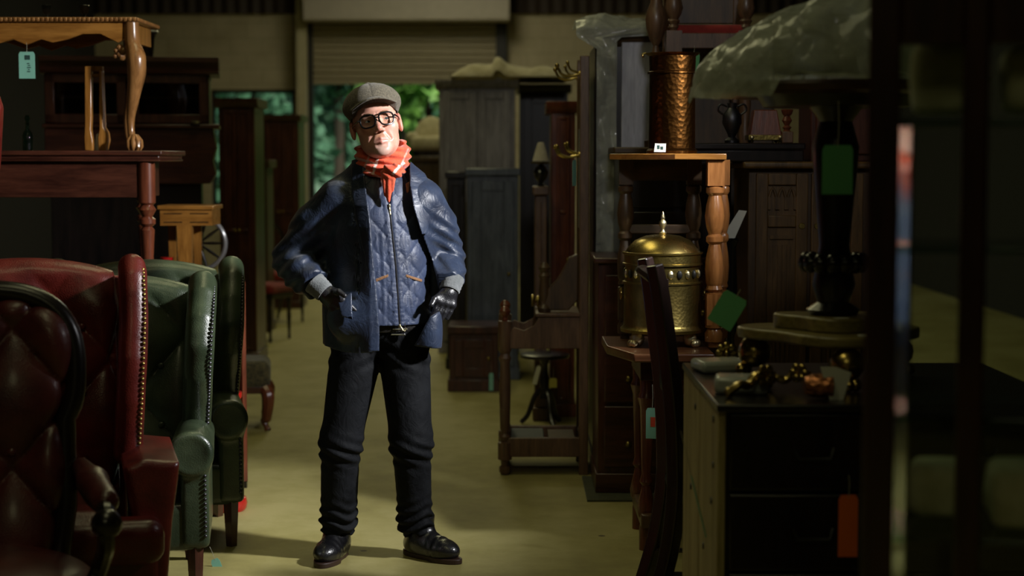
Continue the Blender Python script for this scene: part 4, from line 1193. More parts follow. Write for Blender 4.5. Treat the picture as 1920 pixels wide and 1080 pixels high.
bd = MB(); bd.box(-w, w - .005, .42, .45, zl - .015, zt2 - .1); bd.box(-w, -w + .03, .03, .44, zl - .015, zt2 - .1); bd.box(w - .035, w - .005, .03, .44, zl - .015, zt2 - .1); bd.box(-w, w, .03, .44, zt2 - .12, zt2 - .09); bd.box(-w + .02, w - .02, .06, .42, zl + .14, zl + .155)
part('carcass', bd, M['mahogany'], t)
for k, (a, b) in enumerate(((-w + .005, -.01), (.01, w - .01))):
    f = MB(); z0_, z1_ = zl - .01, zt2 - .1; s = .055
    f.box(a, a + s, 0, .03, z0_, z1_); f.box(b - s, b, 0, .03, z0_, z1_); f.box(a, b, 0, .03, z0_, z0_ + s); f.box(a, b, 0, .03, z1_ - s, z1_)
    dr = part('door', f, M['mahogany'], t, bevel=.004)
    part('glass_pane', MB().box(a + s, b - s, .012, .016, z0_ + s, z1_ - s), M['dark_glass'], dr)
co_ = MB(); co_.prism([(-.02, zt2 - .10), (-.03, zt2 - .08), (-.03, zt2 - .06), (-.06, zt2 - .03), (-.075, zt2 - .03), (-.075, zt2), (.46, zt2), (.46, zt2 - .1)], -w - .02, w + .055, 'yz')
part('cornice', co_, M['mahogany_x'], t, bevel=.003)
# short finial / dark urn shape on the cornice seen above
p = at(284, 105, YB2 + .2)
solo('dark_urn', MB().lathe([(.03, 0), (.04, .01), (.045, .05), (.05, .12), (.06, .15), (.075, .165), (.07, .172)], seg=18), M['black_wood'], 'dark flared urn on top of the glazed mahogany cabinet', 'urn', (p.x - .03, YB2 + .2, zt2))
p = at(350, 235, YB2)
solo('silver_dish', MB().lathe([(.014, 0), (.02, .004), (.03, .014), (.031, .018)], seg=20), M['steel'], 'small silver dish at the right end of the cabinet ledge', 'dish', (AX(352, YB2), YB2 - .0 + .005 - .0, zl - .015) if False else (AX(372, YB2), YB2 - .012, zl - .015))

# ------------------------------------------------------------------ inlaid table, spinning wheel and red vase on a low chest
YT = 8.75
ch = thing('low_chest', 'low dark chest behind the green chairs under the inlaid table', 'chest', (AX(345, YT), YT + .05, 0))
hL = .60
part('body', MB().box(-.42, .20, -.36, .36, .04, hL - .03), M['black_wood'], ch, bevel=.006); part('lid', MB().box(-.44, .22, -.38, .38, hL - .03, hL), M['black_wood'], ch, bevel=.006)
part('plinth', MB().box(-.43, .21, -.37, .37, 0, .05), M['black_wood'], ch)
zt3 = AZ(385, YT - .1); xa, xb = AX(300, YT - .1), AX(405, YT - .1)
t = thing('inlaid_table', 'golden inlaid table with square tapered leg, left of the dark wheel', 'table', ((xa + xb) / 2, YT + .0, hL))
hh = zt3 - hL; w = (xb - xa) / 2
tp = MB(); tp.box(-w, w, -.14, .14, hh - .022, hh); part('tabletop', tp, M['golden_x'], t, bevel=.004)
fr = MB(); fr.box(-w + .012, w - .012, -.125, .125, hh - .105, hh - .022); fz = part('frieze', fr, M['golden_x'], t)
ln = MB(); ln.box(-w + .03, -.02, -.127, -.125, hh - .09, hh - .085); ln.box(-w + .03, -.02, -.127, -.125, hh - .045, hh - .04); ln.box(.02, w - .03, -.127, -.125, hh - .09, hh - .085); ln.box(.02, w - .03, -.127, -.125, hh - .045, hh - .04)
part('inlay_line', ln, M['black_wood'], fz)
for (x, y, ww) in ((-.01, -.10, .04), (.035, -.1, .0), (-w + .03, .1, .022), (w - .13, .1, .022)):
    if ww == 0: continue
    l = MB(); l.add([(x - ww * .55, y - ww * .55, 0), (x + ww * .55, y - ww * .55, 0), (x + ww * .55, y + ww * .55, 0), (x - ww * .55, y + ww * .55, 0), (x - ww, y - ww * .6, hh - .1), (x + ww, y - ww * .6, hh - .1), (x + ww, y + ww * .6, hh - .1), (x - ww, y + ww * .6, hh - .1)], [(3, 2, 1, 0), (4, 5, 6, 7), (0, 1, 5, 4), (1, 2, 6, 5), (2, 3, 7, 6), (3, 0, 4, 7)])
    part('leg', l, M['golden'], t, smooth=False)
p = at(373, 456, YT + .24)
t = thing('spinning_wheel', 'dark spoked wheel with pale rim behind the golden leg of the inlaid table', 'spinning wheel', (p.x, YT + .26, hL))
zc = p.z - hL; rw = 50 / F * (YT + .24)
rp = [(rw * math.cos(2 * PI * i / 40), -.02, zc + rw * math.sin(2 * PI * i / 40)) for i in range(40)]
M['pale_rim'] = plain('pale_rim', (.26, .25, .27), .3, coat=.3)
part('rim', MB().tube(rp, .013, 8, 1.3, closed=True), M['pale_rim'], t)
for k in range(10):
    a = 2 * PI * k / 10
    part('spoke', MB().tube([(.018 * math.cos(a), -.02, zc + .018 * math.sin(a)), (rw * .5 * math.cos(a), -.02, zc + rw * .5 * math.sin(a)), (rw * math.cos(a), -.02, zc + rw * math.sin(a))], [.005, .009, .005], 8), M['black_wood'], t)
part('hub', MB().lathe([(.02, -.05), (.026, -.03), (.026, .0), (.012, .02)], (0, 0, zc), 14, 'y'), M['black_wood'], t)
for yy in (-.075, .025): part('upright', MB().tube([(0, yy, .14), (0, yy, zc * .7), (0, yy, zc + .02)], [.014, .011, .013], 8), M['black_wood'], t)
part('bench', MB().box(-.09, .12, -.10, .05, .13, .16), M['black_wood'], t, bevel=.004)
for x, y in ((-.08, -.08), (.1, -.08), (0, .045)): part('leg', MB().tube([(x * .8, y * .8, .14), (x, y, 0)], [.014, .01], 8), M['black_wood'], t)
p = at(318, 482, YT - .08)
solo('red_vase', MB().lathe([(.03, 0), (.034, .01), (.045, .1), (.05, .25), (.044, p.z - hL - .06), (.030, p.z - hL - .03), (.036, p.z - hL)], seg=18), M['red_lacquer'], 'bright red vase showing above the green chair back, left of the golden leg', 'vase', (AX(314, YT - .08), YT - .08, hL))

# ------------------------------------------------------------------ red-and-black pedestal and board beside the far green chair
YP = 6.78
p = at(420, 990, YP)
t = thing('lacquer_pedestal', 'red and black painted pedestal with round red foot, right of the green chairs', 'pedestal', (-1.25, 7.24, 0))
YPc = 7.24
hP = AZ(735, YPc)
part('foot', MB().lathe([(.062, 0), (.072, .012), (.076, .035), (.071, .058), (.05, .068)], seg=28), M['red_lacquer'], t)
part('shaft', MB().lathe([(.044, .06), (.042, .12), (.040, .16), (.043, .2)], seg=24), M['black_lacquer'], t)
part('collar', MB().lathe([(.044, .2), (.048, .21), (.048, .245), (.044, .255)], seg=24), M['red_lacquer'], t)
sh_ = part('shaft', MB().lathe([(.042, .255), (.042, hP - .12)], seg=24), M['black_lacquer'], t)
bd_ = MB()
P = [(.044 * math.cos(a * 1.0), .044 * math.sin(a), .26 + (hP - .40) * i / 40) for i, a in [(i, -1.0 - 2.4 * i / 40) for i in range(41)]]
bd_.tube(P, .02, 8, .35); bd_.tube([(-x, -y, z) for x, y, z in P], .02, 8, .35); part('painted_band', bd_, M['red_lacquer'], sh_)
part('capital', MB().lathe([(.043, hP - .12), (.052, hP - .10), (.052, hP - .03), (.058, hP - .02), (.058, hP)], seg=24), M['red_lacquer'], t)
YQ = 7.72
t = thing('folding_screen', 'narrow brown wooden screen standing behind the far green chair', 'screen', (AX(424, YQ), YQ, 0))
zq = AZ(528, YQ)
a = part('leaf', MB().box(-.05, .045, -.012, .012, .03, zq), M['red_mahogany'], t, bevel=.003); a.rotation_euler = (0, 0, R(24))
a = part('leaf', MB().box(-.03, .03, -.012, .012, .03, zq), M['red_mahogany'], t, bevel=.003); a.rotation_euler = (0, 0, R(-50)); a.location = (.058, .045, 0)
for x, y in ((-.04, -.02), (.04, .02), (.07, .03)): part('foot', MB().box(x - .012, x + .012, y - .012, y + .012, 0, .03), M['black_wood'], t)
price_tag(402, 1048, 6.22, .035, .07, M['mint_card'], 'mint tag hanging low at the front leg of the far green chair', tilt=-.35, string=.05, print_=False)

# ------------------------------------------------------------------ upholstered stool with cabriole legs
YO = 9.35
p = at(462, 815, YO)
t = thing('footstool', 'upholstered stool with mahogany cabriole legs on the aisle floor', 'stool', (AX(446, YO + .12), YO + .22, 0), R(8))
zs = AZ(678, YO + .1)
part('seat', solid(lambda x, y, z: rbox(x, y, z, (0, 0, zs - .075), (.165, .2, .085), .05) + .003 * wav(x, y, z, 30, 4), (-.2, -.25, zs - .2), (.2, .25, zs + .04), .009), M['tapestry'], t, angle=180)
part('seat_rail', MB().box(-.155, .155, -.19, .19, zs - .18, zs - .135), M['mahogany_x'], t, bevel=.008)
for sx in (-1, 1):
    for sy in (-1, 1):
        l = MB(); P = smooth_path([(0, 0, zs - .15), (.022 * sx, .022 * sy, zs - .2), (.01 * sx, .01 * sy, zs - .32), (-.004 * sx, -.004 * sy, .06), (.014 * sx, .014 * sy, .012), (.02 * sx, .02 * sy, 0)], 4)
        n = len(P); l.tube(P, [float(np.interp(i / (n - 1), [0, .2, .5, .75, .9, 1], [.034, .038, .024, .015, .02, .018])) for i in range(n)], 9)
        o = part('leg', l, M['red_mahogany'], t); o.location = (.13 * sx, .165 * sy, 0)

# ------------------------------------------------------------------ furniture in the dark, left of the aisle
def cupboard(name, label, cat, px0, px1, ptop, Y, depth, mat, door_mat=None, doors=1, feet=True, zbot=0.0, cornice=True, panels=2):
    x0, x1 = AX(px0, Y), AX(px1, Y); zt_ = AZ(ptop, Y) - zbot; w = (x1 - x0) / 2
    t = thing(name, label, cat, ((x0 + x1) / 2, Y, zbot))
    part('carcass', MB().box(-w, w, .02, depth, .07, zt_ - .05), mat, t, bevel=.006)
    part('plinth', MB().box(-w - .012, w + .012, .0, depth + .01, 0, .08), mat, t, bevel=.006)
    if cornice:
        c = MB(); c.prism([(.01, zt_ - .07), (-.005, zt_ - .055), (-.03, zt_ - .025), (-.035, zt_), (depth + .01, zt_), (depth + .01, zt_ - .07)], -w - .03, w + .03, 'yz'); part('cornice', c, M['black_wood'] if mat is M['black_wood'] else mat, t, bevel=.003)
    else: part('top', MB().box(-w - .012, w + .012, -.012, depth + .01, zt_ - .05, zt_), mat, t, bevel=.006)
    dm = door_mat or mat; dw = (2 * w - .06) / doors
    for k in range(doors):
        a = -w + .03 + k * dw + .004; b = a + dw - .008; z0_, z1_ = .10, zt_ - .09
        f = MB(); s = min(.07, dw * .22)
        f.box(a, a + s, 0, .024, z0_, z1_); f.box(b - s, b, 0, .024, z0_, z1_)
        hs = [(z0_, z0_ + s), (z1_ - s, z1_)] + [(z0_ + (z1_ - z0_) * j / panels - s / 2, z0_ + (z1_ - z0_) * j / panels + s / 2) for j in range(1, panels)]
        for q, r_ in hs: f.box(a + s, b - s, 0, .024, q, r_)
        d_ = part('door', f, dm, t, bevel=.004)
        part('door_panel', MB().box(a + s - .004, b - s + .004, .010, .022, z0_ + s * .5, z1_ - s * .5), dm, d_, bevel=.003)
        part('knob', MB().ball((b - s * .5 if k == 0 else a + s * .5, -.012, (z0_ + z1_) / 2), .013, 10, 8), M['brass_old'], d_)
    return t, w, zt_
cupboard('hall_cupboard', 'dark tall cupboard at the left edge of the aisle, behind the tapestry stool', 'cupboard', 413, 480, 184, 12.6, .5, M['mahogany'], doors=2)
cupboard('mahogany_wardrobe', 'dim brown wardrobe standing left of the steel column, far down the aisle', 'wardrobe', 494, 562, 215, 17.2, .55, M['mahogany'], doors=2)
cupboard('narrow_bureau', 'narrow dark bureau between the tall cupboard and the brown wardrobe', 'bureau', 468, 502, 300, 14.8, .42, M['dark_oak'], panels=3)
def hall_chair(label, px, py, Y, seatmat, rz, hz=1.0, zbot=None, group=None):
    p = at(px, py, Y); zb_ = 0.0 if zbot is None else zbot
    t = thing('balloon_back_chair', label, 'chair', (p.x, Y, zb_), rz, group)
    part('seat', solid(lambda x, y, z: rbox(x, y, z, (0, 0, .45), (.21, .2, .045), .04), (-.24, -.23, .38), (.24, .23, .52), .014), seatmat, t, angle=180)
    part('seat_rail', MB().box(-.2, .2, -.19, .19, .37, .42), M['black_wood'], t, bevel=.006)
    P = smooth_path([(-.16, .19, .42), (-.15, .22, .6), (-.22, .25, .78), (-.15, .28, .91), (0, .285, .94), (.15, .28, .91), (.22, .25, .78), (.15, .22, .6), (.16, .19, .42)], 5)
    part('back_frame', MB().tube(P, .019, 8), M['black_wood'], t)
    part('crossbar', MB().tube(smooth_path([(-.18, .235, .68), (0, .225, .64), (.18, .235, .68)], 5), .014, 8), M['black_wood'], t)
    for x, y, dx in ((-.17, -.16, 0), (.17, -.16, 0)): part('leg', MB().lathe([(.011, 0), (.014, .02), (.011, .05), (.019, .2), (.014, .3), (.022, .34), (.02, .38)], (x, y, 0), 12), M['black_wood'], t)
    for x in (-.16, .16): part('leg', MB().tube([(x, .18, .4), (x, .2, .2), (x, .27, 0)], [.018, .017, .014], 8), M['black_wood'], t)
    return t
hall_chair('dark balloon-back chair with red seat on the aisle floor, left, before the brown wardrobe', 522, 605, 15.8, M['red_cloth'], R(40))
hall_chair('dark balloon-back chair with red seat in front of the narrow bureau', 494, 640, 14.2, M['red_cloth'], R(70))
t, w, z_ = cupboard('side_cabinet', 'low dark cabinet beyond the balloon-back chairs, left of the aisle', 'cabinet', 520, 566, 420, 18.8, .45, M['dark_oak'], cornice=False, doors=2)
# ------------------------------------------------------------------ far down the aisle, right of the doorway
t, w, z_ = cupboard('tall_chest', 'dark chest carrying the cream armchair, just right of the man', 'chest', 772, 846, 293, 16.4, .8, M['dark_oak'], cornice=False, doors=2)
tc = t
t = thing('cream_armchair', 'cream upholstered armchair stacked on the dark chest beside the doorway', 'armchair', (AX(806, 16.6), 16.85, z_), R(0))
part('seat', solid(lambda x, y, z: rbox(x, y, z, (0, -.03, .13), (.20, .24, .075), .05), (-.24, -.3, .03), (.24, .26, .24), .014), M['cream_cloth'], t, angle=180)
part('backrest', solid(lambda x, y, z: smax(ell(x, y, z, (0, .12, .13), (.19, .09, .28)), .1 - z, .02), (-.24, -.02, .06), (.24, .26, .45), .012), M['cream_cloth'], t, angle=180)
for s in (-1, 1): part('arm', solid(lambda x, y, z: cone(x, y, z, (s * .175, .1, .2), (s * .185, -.2, .19), .05, .055), ((.1 if s > 0 else -.26), -.28, .1), ((.26 if s > 0 else -.1), .18, .28), .01), M['cream_cloth'], t, angle=180)
for x in (-.15, .15):
    for y in (-.2, .15): part('leg', MB().lathe([(.012, 0), (.02, .05), (.024, .075)], (x, y, 0), 10), M['black_wood'], t)
t = thing('bed_end', 'black bed end with pointed post silhouetted against the greenery', 'bed end', (AX(808, 18.2), 18.2, 0))
zp_ = AZ(222, 18.2)
part('panel', MB().box(-.14, .45, -.02, .02, .3, zp_), M['black_wood'], t, bevel=.008)
for x in (-.02, .46): part('post', MB().lathe([(.03, 0), (.04, .1), (.03, .3), (.04, .32), (.04, zp_), (.03, zp_ + .03), (.042, zp_ + .08), (.02, zp_ + .14), (.004, zp_ + .2)], (x, 0, 0), 14), M['black_wood'], t)

# ------------------------------------------------------------------ right row, far to near
t, w, z_ = cupboard('grey_dresser', 'grey-brown dresser with two panelled doors, behind the blue cupboard', 'dresser', 824, 966, 150, 13.2, .55, M['grey_wood'], doors=2, panels=2)
zd = z_
cs = MB()
nu, nv = 46, 16; P = np.zeros((nu, nv, 3)); xa, xb = AX(845, 13.1), AX(1066, 13.1)
for i in range(nu):
    for j in range(nv):
        u, v = i / (nu - 1), j / (nv - 1)
        x = xa + (xb - xa) * u; y = 13.1 + 1.1 * v
        hgt = .02 + .12 * max(0, math.sin(PI * u)) ** .6 * (max(0, math.sin(PI * min(1, v + .18))) ** .5) * (1 + .25 * math.sin(7 * u + 3 * v) + .12 * math.sin(19 * u - 6 * v)) * min(1, v / .1)
        if .36 < u < .5: hgt += .05 * math.exp(-((u - .40) / .05) ** 2)
        P[i, j] = (x, y, zd + .0 + max(.012, hgt))
solo('dust_sheet', cs.sheet(P[:, ::-1], nu, nv, .006), M['cream_cloth'], 'rumpled cream dust sheet on top of the grey dresser and the black wardrobe', 'sheet', angle=180)
cupboard('black_wardrobe', 'black wardrobe right of the grey dresser, beneath the dust sheet', 'wardrobe', 974, 1064, 158, 13.95, .6, M['black_wood'], doors=1)
cupboard('blue_cupboard', 'blue-grey cupboard with one long door, behind the small mahogany cupboard', 'cupboard', 876, 972, 316, 11.6, .45, M['blue_wood'], cornice=False, doors=1, panels=1)
cupboard('slim_bookcase', 'slim dark bookcase between the man and the blue cupboard', 'bookcase', 838, 872, 322, 12.2, .4, M['black_wood'], cornice=False, doors=1, panels=2)
t, w, z_ = cupboard('pot_cupboard', 'small reddish mahogany cupboard with panelled door on the floor, right of the man', 'cupboard', 842, 934, 612, 11.0, .40, M['mahogany'], cornice=False, doors=1, panels=1)
price_tag(921, 699, 10.93, .028, .12, M['mint_card'], 'mint tag hanging at the right edge of the small mahogany cupboard', string=.05, print_=False)
cupboard('brown_cabinet', 'warm brown plain cabinet behind the hall stand', 'cabinet', 1033, 1078, 190, 9.9, .5, M['red_mahogany'], doors=1, panels=3)
t, w, z_ = cupboard('pedestal_cabinet', 'narrow pilaster-fronted pedestal under the cream-shaded lamp', 'pedestal', 1003, 1025, 350, 9.75, .3, M['brown_oak'], cornice=False, doors=1, panels=1)
t = thing('table_lamp', 'small lamp with cream shade and dark urn base, left of the warm brown cabinet', 'lamp', (AX(1014, 9.85), 9.88, z_))
part('base', MB().lathe([(.022, 0), (.03, .006), (.012, .02), (.035, .05), (.045, .085), (.03, .115), (.012, .125), (.02, .132)], seg=16), M['black_lacquer'], t)
part('dish', MB().lathe([(.008, .132), (.062, .138), (.064, .144), (.008, .146)], seg=20), M['brass_old'], t)
part('lamp_shade', MB().lathe([(.05, .15), (.034, .21), (.018, .26), (.012, .262)], seg=18), M['cream_cloth'], t)
# tripod table glimpsed through the hall stand
t = thing('tripod_table', 'small black tripod table seen through the hall stand legs', 'table', (AX(1022, 9.55), 9.6, 0))
part('tabletop', MB().lathe([(.14, .40), (.145, .405), (.145, .42), (.13, .425)], seg=24), M['black_wood'], t)
part('column', MB().lathe([(.03, .16), (.022, .2), (.035, .26), (.02, .3), (.018, .36), (.04, .40)], seg=14), M['black_wood'], t)
for k in range(3):
    a = -PI / 2 + 2 * PI * k / 3 + .35; c, s = math.cos(a), math.sin(a)
    part('leg', MB().tube(smooth_path([(.015 * c, .015 * s, .22), (.06 * c, .06 * s, .17), (.1 * c, .1 * s, .06), (.14 * c, .14 * s, .013)], 4), .014, 8), M['black_wood'], t)
price_tag(1011, 686, 9.38, .026, .11, M['white_card'], 'slanted white tag hanging from the black tripod table', tilt=.25, string=.03, print_=False)
price_tag(1037, 709, 9.40, .045, .055, M['yellow_card'], 'yellow square tag hanging from the black tripod table, right of the white one', string=.06, print_=False)

# ------------------------------------------------------------------ oak hall stand
HX0, HX1 = -.065, .385; HY0, HY1 = 8.05, 8.47
t = thing('hall_stand', 'oak hall stand with brass hooks, turned legs, glove box and drip tray', 'hall stand', ((HX0 + HX1) / 2, (HY0 + HY1) / 2, 0))
a, b = (HX1 - HX0) / 2, (HY1 - HY0) / 2
zt_ = AZ(603, 8.05); ztop = AZ(104, 8.05)
spec2 = [(0, .6), (.02, .95), (.05, .95), (.06, .6), (.09, .6), (.10, 1.15), (.21, 1.15), (.215, .7), (.25, .95), (.27, .6), (.3, .8), (.55, .95), (.72, .75), (.76, 1.05), (.79, .7), (.81, 1.1), (1, 1.1)]
for y in (-b + .03, b - .03):
    l = leg_turned(zt_ - .0, .030, spec2); o = part('leg', l, M['brown_oak'], t); o.location = (-a + .03, y, 0)
    part('finial', MB().lathe([(.012, zt_ - .01), (.016, zt_ + .01), (.010, zt_ + .018), (.026, zt_ + .034), (.028, zt_ + .05), (.016, zt_ + .068), (.004, zt_ + .074)], (-a + .03, y, 0), 14), M['red_mahogany'], t)
    p_ = MB(); p_.box(a - .055, a - .01, y - .022, y + .022, 0, ztop); part('post', p_, M['brown_oak'], t, bevel=.004)
tr = MB(); tr.box(-a + .03, a - .03, -b + .01, -b + .04, .09, .185); tr.box(-a + .03, a - .03, b - .04, b - .01, .09, .185); tr.box(-a + .01, -a + .045, -b + .03, b - .03, .09, .185); tr.box(a - .05, a - .02, -b + .03, b - .03, .09, .185); tr.box(-a + .04, a - .04, -b + .03, b - .03, .10, .12)
tray = part('tray', tr, M['brown_oak'], t, bevel=.004)
part('drip_pan', MB().box(-a + .06, .0, -b + .06, b - .06, .12, .178), M['slate'], tray, bevel=.004)
for k in range(4): pass
part('drip_pan', MB().box(.02, a - .07, -b + .06, b - .06, .12, .172), M['dark_oak'], tray, bevel=.004)
ap_ = [(-a + .04, zt_ - .07), (-a + .04, zt_ - .135), (a - .03, zt_ - .135), (a - .03, zt_ + .02), (-.03, zt_ + .02), (-.05, zt_ - .02), (-.10, zt_ - .045), (-.15, zt_ - .03)]
part('apron', MB().prism(ap_, -b + .012, -b + .034, 'xz'), M['brown_oak'], t, bevel=.003)
part('apron', MB().prism(ap_, b - .034, b - .012, 'xz'), M['brown_oak'], t, bevel=.003)
part('apron', MB().box(-a + .012, -a + .034, -b + .05, b - .05, zt_ - .135, zt_ - .06), M['brown_oak'], t)
gb = MB(); gb.box(-.03, a - .06, -b + .036, b - .036, zt_ - .13, zt_ + .018); box_ = part('glove_box', gb, M['brown_oak'], t, bevel=.003)
part('lid', MB().box(-.045, a - .05, -b, b, zt_ + .022, zt_ + .04), M['brown_oak'], box_, bevel=.004)
pn = MB(); pn.box(a - .045, a - .02, -b + .05, b - .05, zt_ + .06, ztop - .05); part('back_panel', pn, M['dark_oak'], t, bevel=.004)
part('mirror', MB().box(a - .050, a - .046, -b + .11, b - .11, zt_ + .45, ztop - .35), M['steel'], t)
sb = MB(); sb.prism([(-.02, zt_ + .05), (.12, zt_ + .05), (.165, zt_ + .1), (.165, zt_ + .33), (.12, zt_ + .31), (.09, zt_ + .25), (.06, zt_ + .2), (.01, zt_ + .15), (-.02, zt_ + .09)], -.15, -.11, 'xz'); part('bracket', sb, M['dark_oak'], t, bevel=.006)
sp2 = MB().lathe([(.03, zt_ + .04), (.034, zt_ + .06), (.02, zt_ + .08), (.028, zt_ + .14), (.022, zt_ + .2), (.03, zt_ + .22), (.02, zt_ + .235), (.03, zt_ + .26), (.012, zt_ + .285)], (.0, -.13, 0), 14); part('finial', sp2, M['dark_oak'], t)
for y in (-b + .03, b - .03):
    for zz in (AZ(138, 8.06), AZ(290, 8.06)):
        hk = MB(); hk.tube(smooth_path([(a - .055, y, zz), (a - .10, y, zz - .012), (a - .145, y, zz + .0), (a - .165, y, zz + .035)], 5), .0065, 8); hk.ball((a - .166, y, zz + .04), .011, 8, 6)
        hk.tube(smooth_path([(a - .06, y, zz + .005), (a - .1, y, zz + .02), (a - .115, y, zz + .05)], 5), .0055, 8); hk.ball((a - .115, y, zz + .054), .009, 8, 6); hk.lathe([(.014, -.004), (.016, .004)], (a - .055, y, zz), 12, 'x')
        part('hook', hk, M['brass'], t)
price_tag(1077, 300, 8.02, .04, .125, M['mint_card'], 'narrow mint tag hanging from the lower brass hook of the hall stand', rz=R(62), string=.02, print_=False)
for k, (px, py, lab) in enumerate(((1004, 548, 'brass candlestick lying on the hall stand, rear of the pair'), (1014, 560, 'brass candlestick lying on the hall stand, front of the pair'))):
    yy = 8.405 - .075 * k; mb = MB(); mb.lathe([(.030, 0), (.032, .008), (.012, .02), (.009, .05), (.016, .06), (.009, .07), (.012, .11), (.02, .125), (.012, .128)], seg=16, axis='x')
    o = solo('candlestick', mb, M['brass_old'], lab, 'candlestick', (AX(px, yy) - .02, yy, zt_ + .04 + .034), group='brass candlesticks on the hall stand')

# ------------------------------------------------------------------ wardrobe with polythene
WX0, WX1, WY = .398, 1.30, 8.15
M['sheen_paint'] = wood('sheen_paint', (.24, .24, .29), (.46, .46, .54), .3, coat=.5)  # grey paint made lighter to imitate the reflection on the pilaster
zw = AZ(64, WY)
t = thing('painted_wardrobe', 'tall wardrobe with grey pilaster, half wrapped in polythene', 'wardrobe', ((WX0 + WX1) / 2, WY, 0)); w = (WX1 - WX0) / 2
part('carcass', MB().box(-w + .01, w - .01, .02, .6, .08, zw - .05), M['black_wood'], t, bevel=.004)
xg = AX(1163, WY) - (WX0 + WX1) / 2
part('pilaster', MB().box(xg, xg + .155, -.02, .03, .1, zw - .04), M['sheen_paint'], t, bevel=.004)
part('door', MB().box(xg + .17, w - .02, .0, .03, .1, zw - .06), M['dark_oak'], t, bevel=.004)
part('cornice', MB().prism([(.02, zw - .06), (-.015, zw - .03), (-.03, zw), (.62, zw), (.62, zw - .06)], xg - .02, w + .02, 'yz'), M['dark_oak_x'], t)
part('plinth', MB().box(-w, w, .0, .61, 0, .09), M['black_wood'], t, bevel=.004)
def crumple(P, amp, seed, f=22):
    P = P.copy(); x, y, z = P[..., 0], P[..., 1], P[..., 2]
    n1 = wav(x, y, z, f, seed); n2 = wav(x, y, z, f * 2.3, seed + 1); n3 = wav(x, y, z, f * 5, seed + 2)
    d = amp * (1 - 2 * np.abs(n1)) + amp * .55 * (1 - 2 * np.abs(n2)) + amp * .22 * n3
    gu = np.gradient(P, axis=0); gv = np.gradient(P, axis=1); nn = np.cross(gu, gv); nn /= np.linalg.norm(nn, axis=2, keepdims=True) + 1e-9
    return P + nn * d[..., None]
# sheet: hangs down in front of the left strip, runs over the top and to the right
nu, nv = 90, 44
prof_ = [(WY - .05, 1.02), (WY - .055, 1.4), (WY - .05, 1.75), (WY - .06, zw - .06), (WY - .05, zw + .04), (WY + .05, zw + .09), (WY + .25, zw + .10), (WY + .45, zw + .07)]
pl_ = np.array([0] + list(np.cumsum([math.dist(a_, b_) for a_, b_ in zip(prof_, prof_[1:])])))
P = np.zeros((nu, nv, 3))
for i in range(nu):
    s = pl_[-1] * i / (nu - 1); y = np.interp(s, pl_, [q[0] for q in prof_]); z = np.interp(s, pl_, [q[1] for q in prof_])
    for j in range(nv):
        v = j / (nv - 1); top = np.clip((z - zw + .02) / .06, 0, 1)
        xr_ = (AX(1158, WY) - .012) * (1 - top) + 1.12 * top
        xl_ = WX0 + .014 - .10 * np.clip((z - 2.09) / .06, 0, 1)
        P[i, j] = (xl_ + (xr_ - xl_) * v, y, z - .03 * abs(v - .3) * top)
solo('polythene_sheet', MB().sheet(crumple(P, .017, 50, 26), nu, nv, .0), M['poly_thin'], 'crinkled clear polythene hanging over the tall wardrobe behind the hall stand', 'plastic sheet', angle=180)

# ------------------------------------------------------------------ chest on chest with the armchair on top
CY = 7.58; ca, cb = AX(1122, CY), 1.02
t = thing('chest_on_chest', 'dark mahogany chest on chest behind the brass coal bin', 'chest of drawers', ((ca + cb) / 2, CY, .009)); w = (cb - ca) / 2
z1 = AZ(487, CY); z2 = 1.60
part('lower_case', MB().box(-w, w, .02, .5, .08, z1 - .025), M['mahogany'], t, bevel=.004)
part('plinth', MB().box(-w - .01, w, .0, .5, 0, .09), M['mahogany_x'], t, bevel=.004)
part('moulding', MB().box(-w - .02, w, -.012, .5, z1 - .025, z1), M['mahogany_x'], t, bevel=.006)
part('upper_case', MB().box(-w + .10, w - .01, .05, .5, z1, z2 - .03), M['black_wood'], t, bevel=.004)
part('top', MB().box(-w + .07, w, .02, .5, z2 - .03, z2), M['dark_oak_x'], t, bevel=.006)
for k in range(3):
    zz = .12 + k * (z1 - .18) / 3; d_ = part('drawer', MB().box(-w + .03, w - .03, .0, .03, zz, zz + (z1 - .18) / 3 - .02), M['mahogany_x'], t, bevel=.004)
    for s in (-1, 1): part('knob', MB().ball((s * w * .55, -.014, zz + .11), .016, 10, 8), M['brass_old'], d_)
for k in range(2): part('drawer', MB().box(-w + .13, w - .04, .035, .06, z1 + .03 + k * .2, z1 + .21 + k * .2), M['black_wood'], t, bevel=.004)
xl_, xr_ = AX(1252, 7.66), AX(1402, 7.66)
t = thing('oak_armchair', 'oak armchair with red seat and turned arm supports, standing high on the chests', 'armchair', ((xl_ + xr_) / 2, 7.82, z2 + .009)); w = (xr_ - xl_) / 2
hs = AZ(80, 7.66) - z2
fr = MB(); fr.box(-w + .03, w - .03, -.165, -.13, hs - .035, hs + .035); fr.box(-w + .03, w - .03, .11, .14, hs - .035, hs + .035); fr.box(-w + .01, -w + .045, -.14, .12, hs - .03, hs + .035); fr.box(w - .045, w - .01, -.14, .12, hs - .03, hs + .035)
part('seat_rail', fr, M['brown_oak'], t, bevel=.003)
part('seat', solid(lambda x, y, z: rbox(x, y, z, (0, -.015, hs + .045), (w - .02, .145, .03), .02), (-w, -.2, hs - .02), (w, .17, hs + .1), .008), M['red_cloth'], t, angle=180)
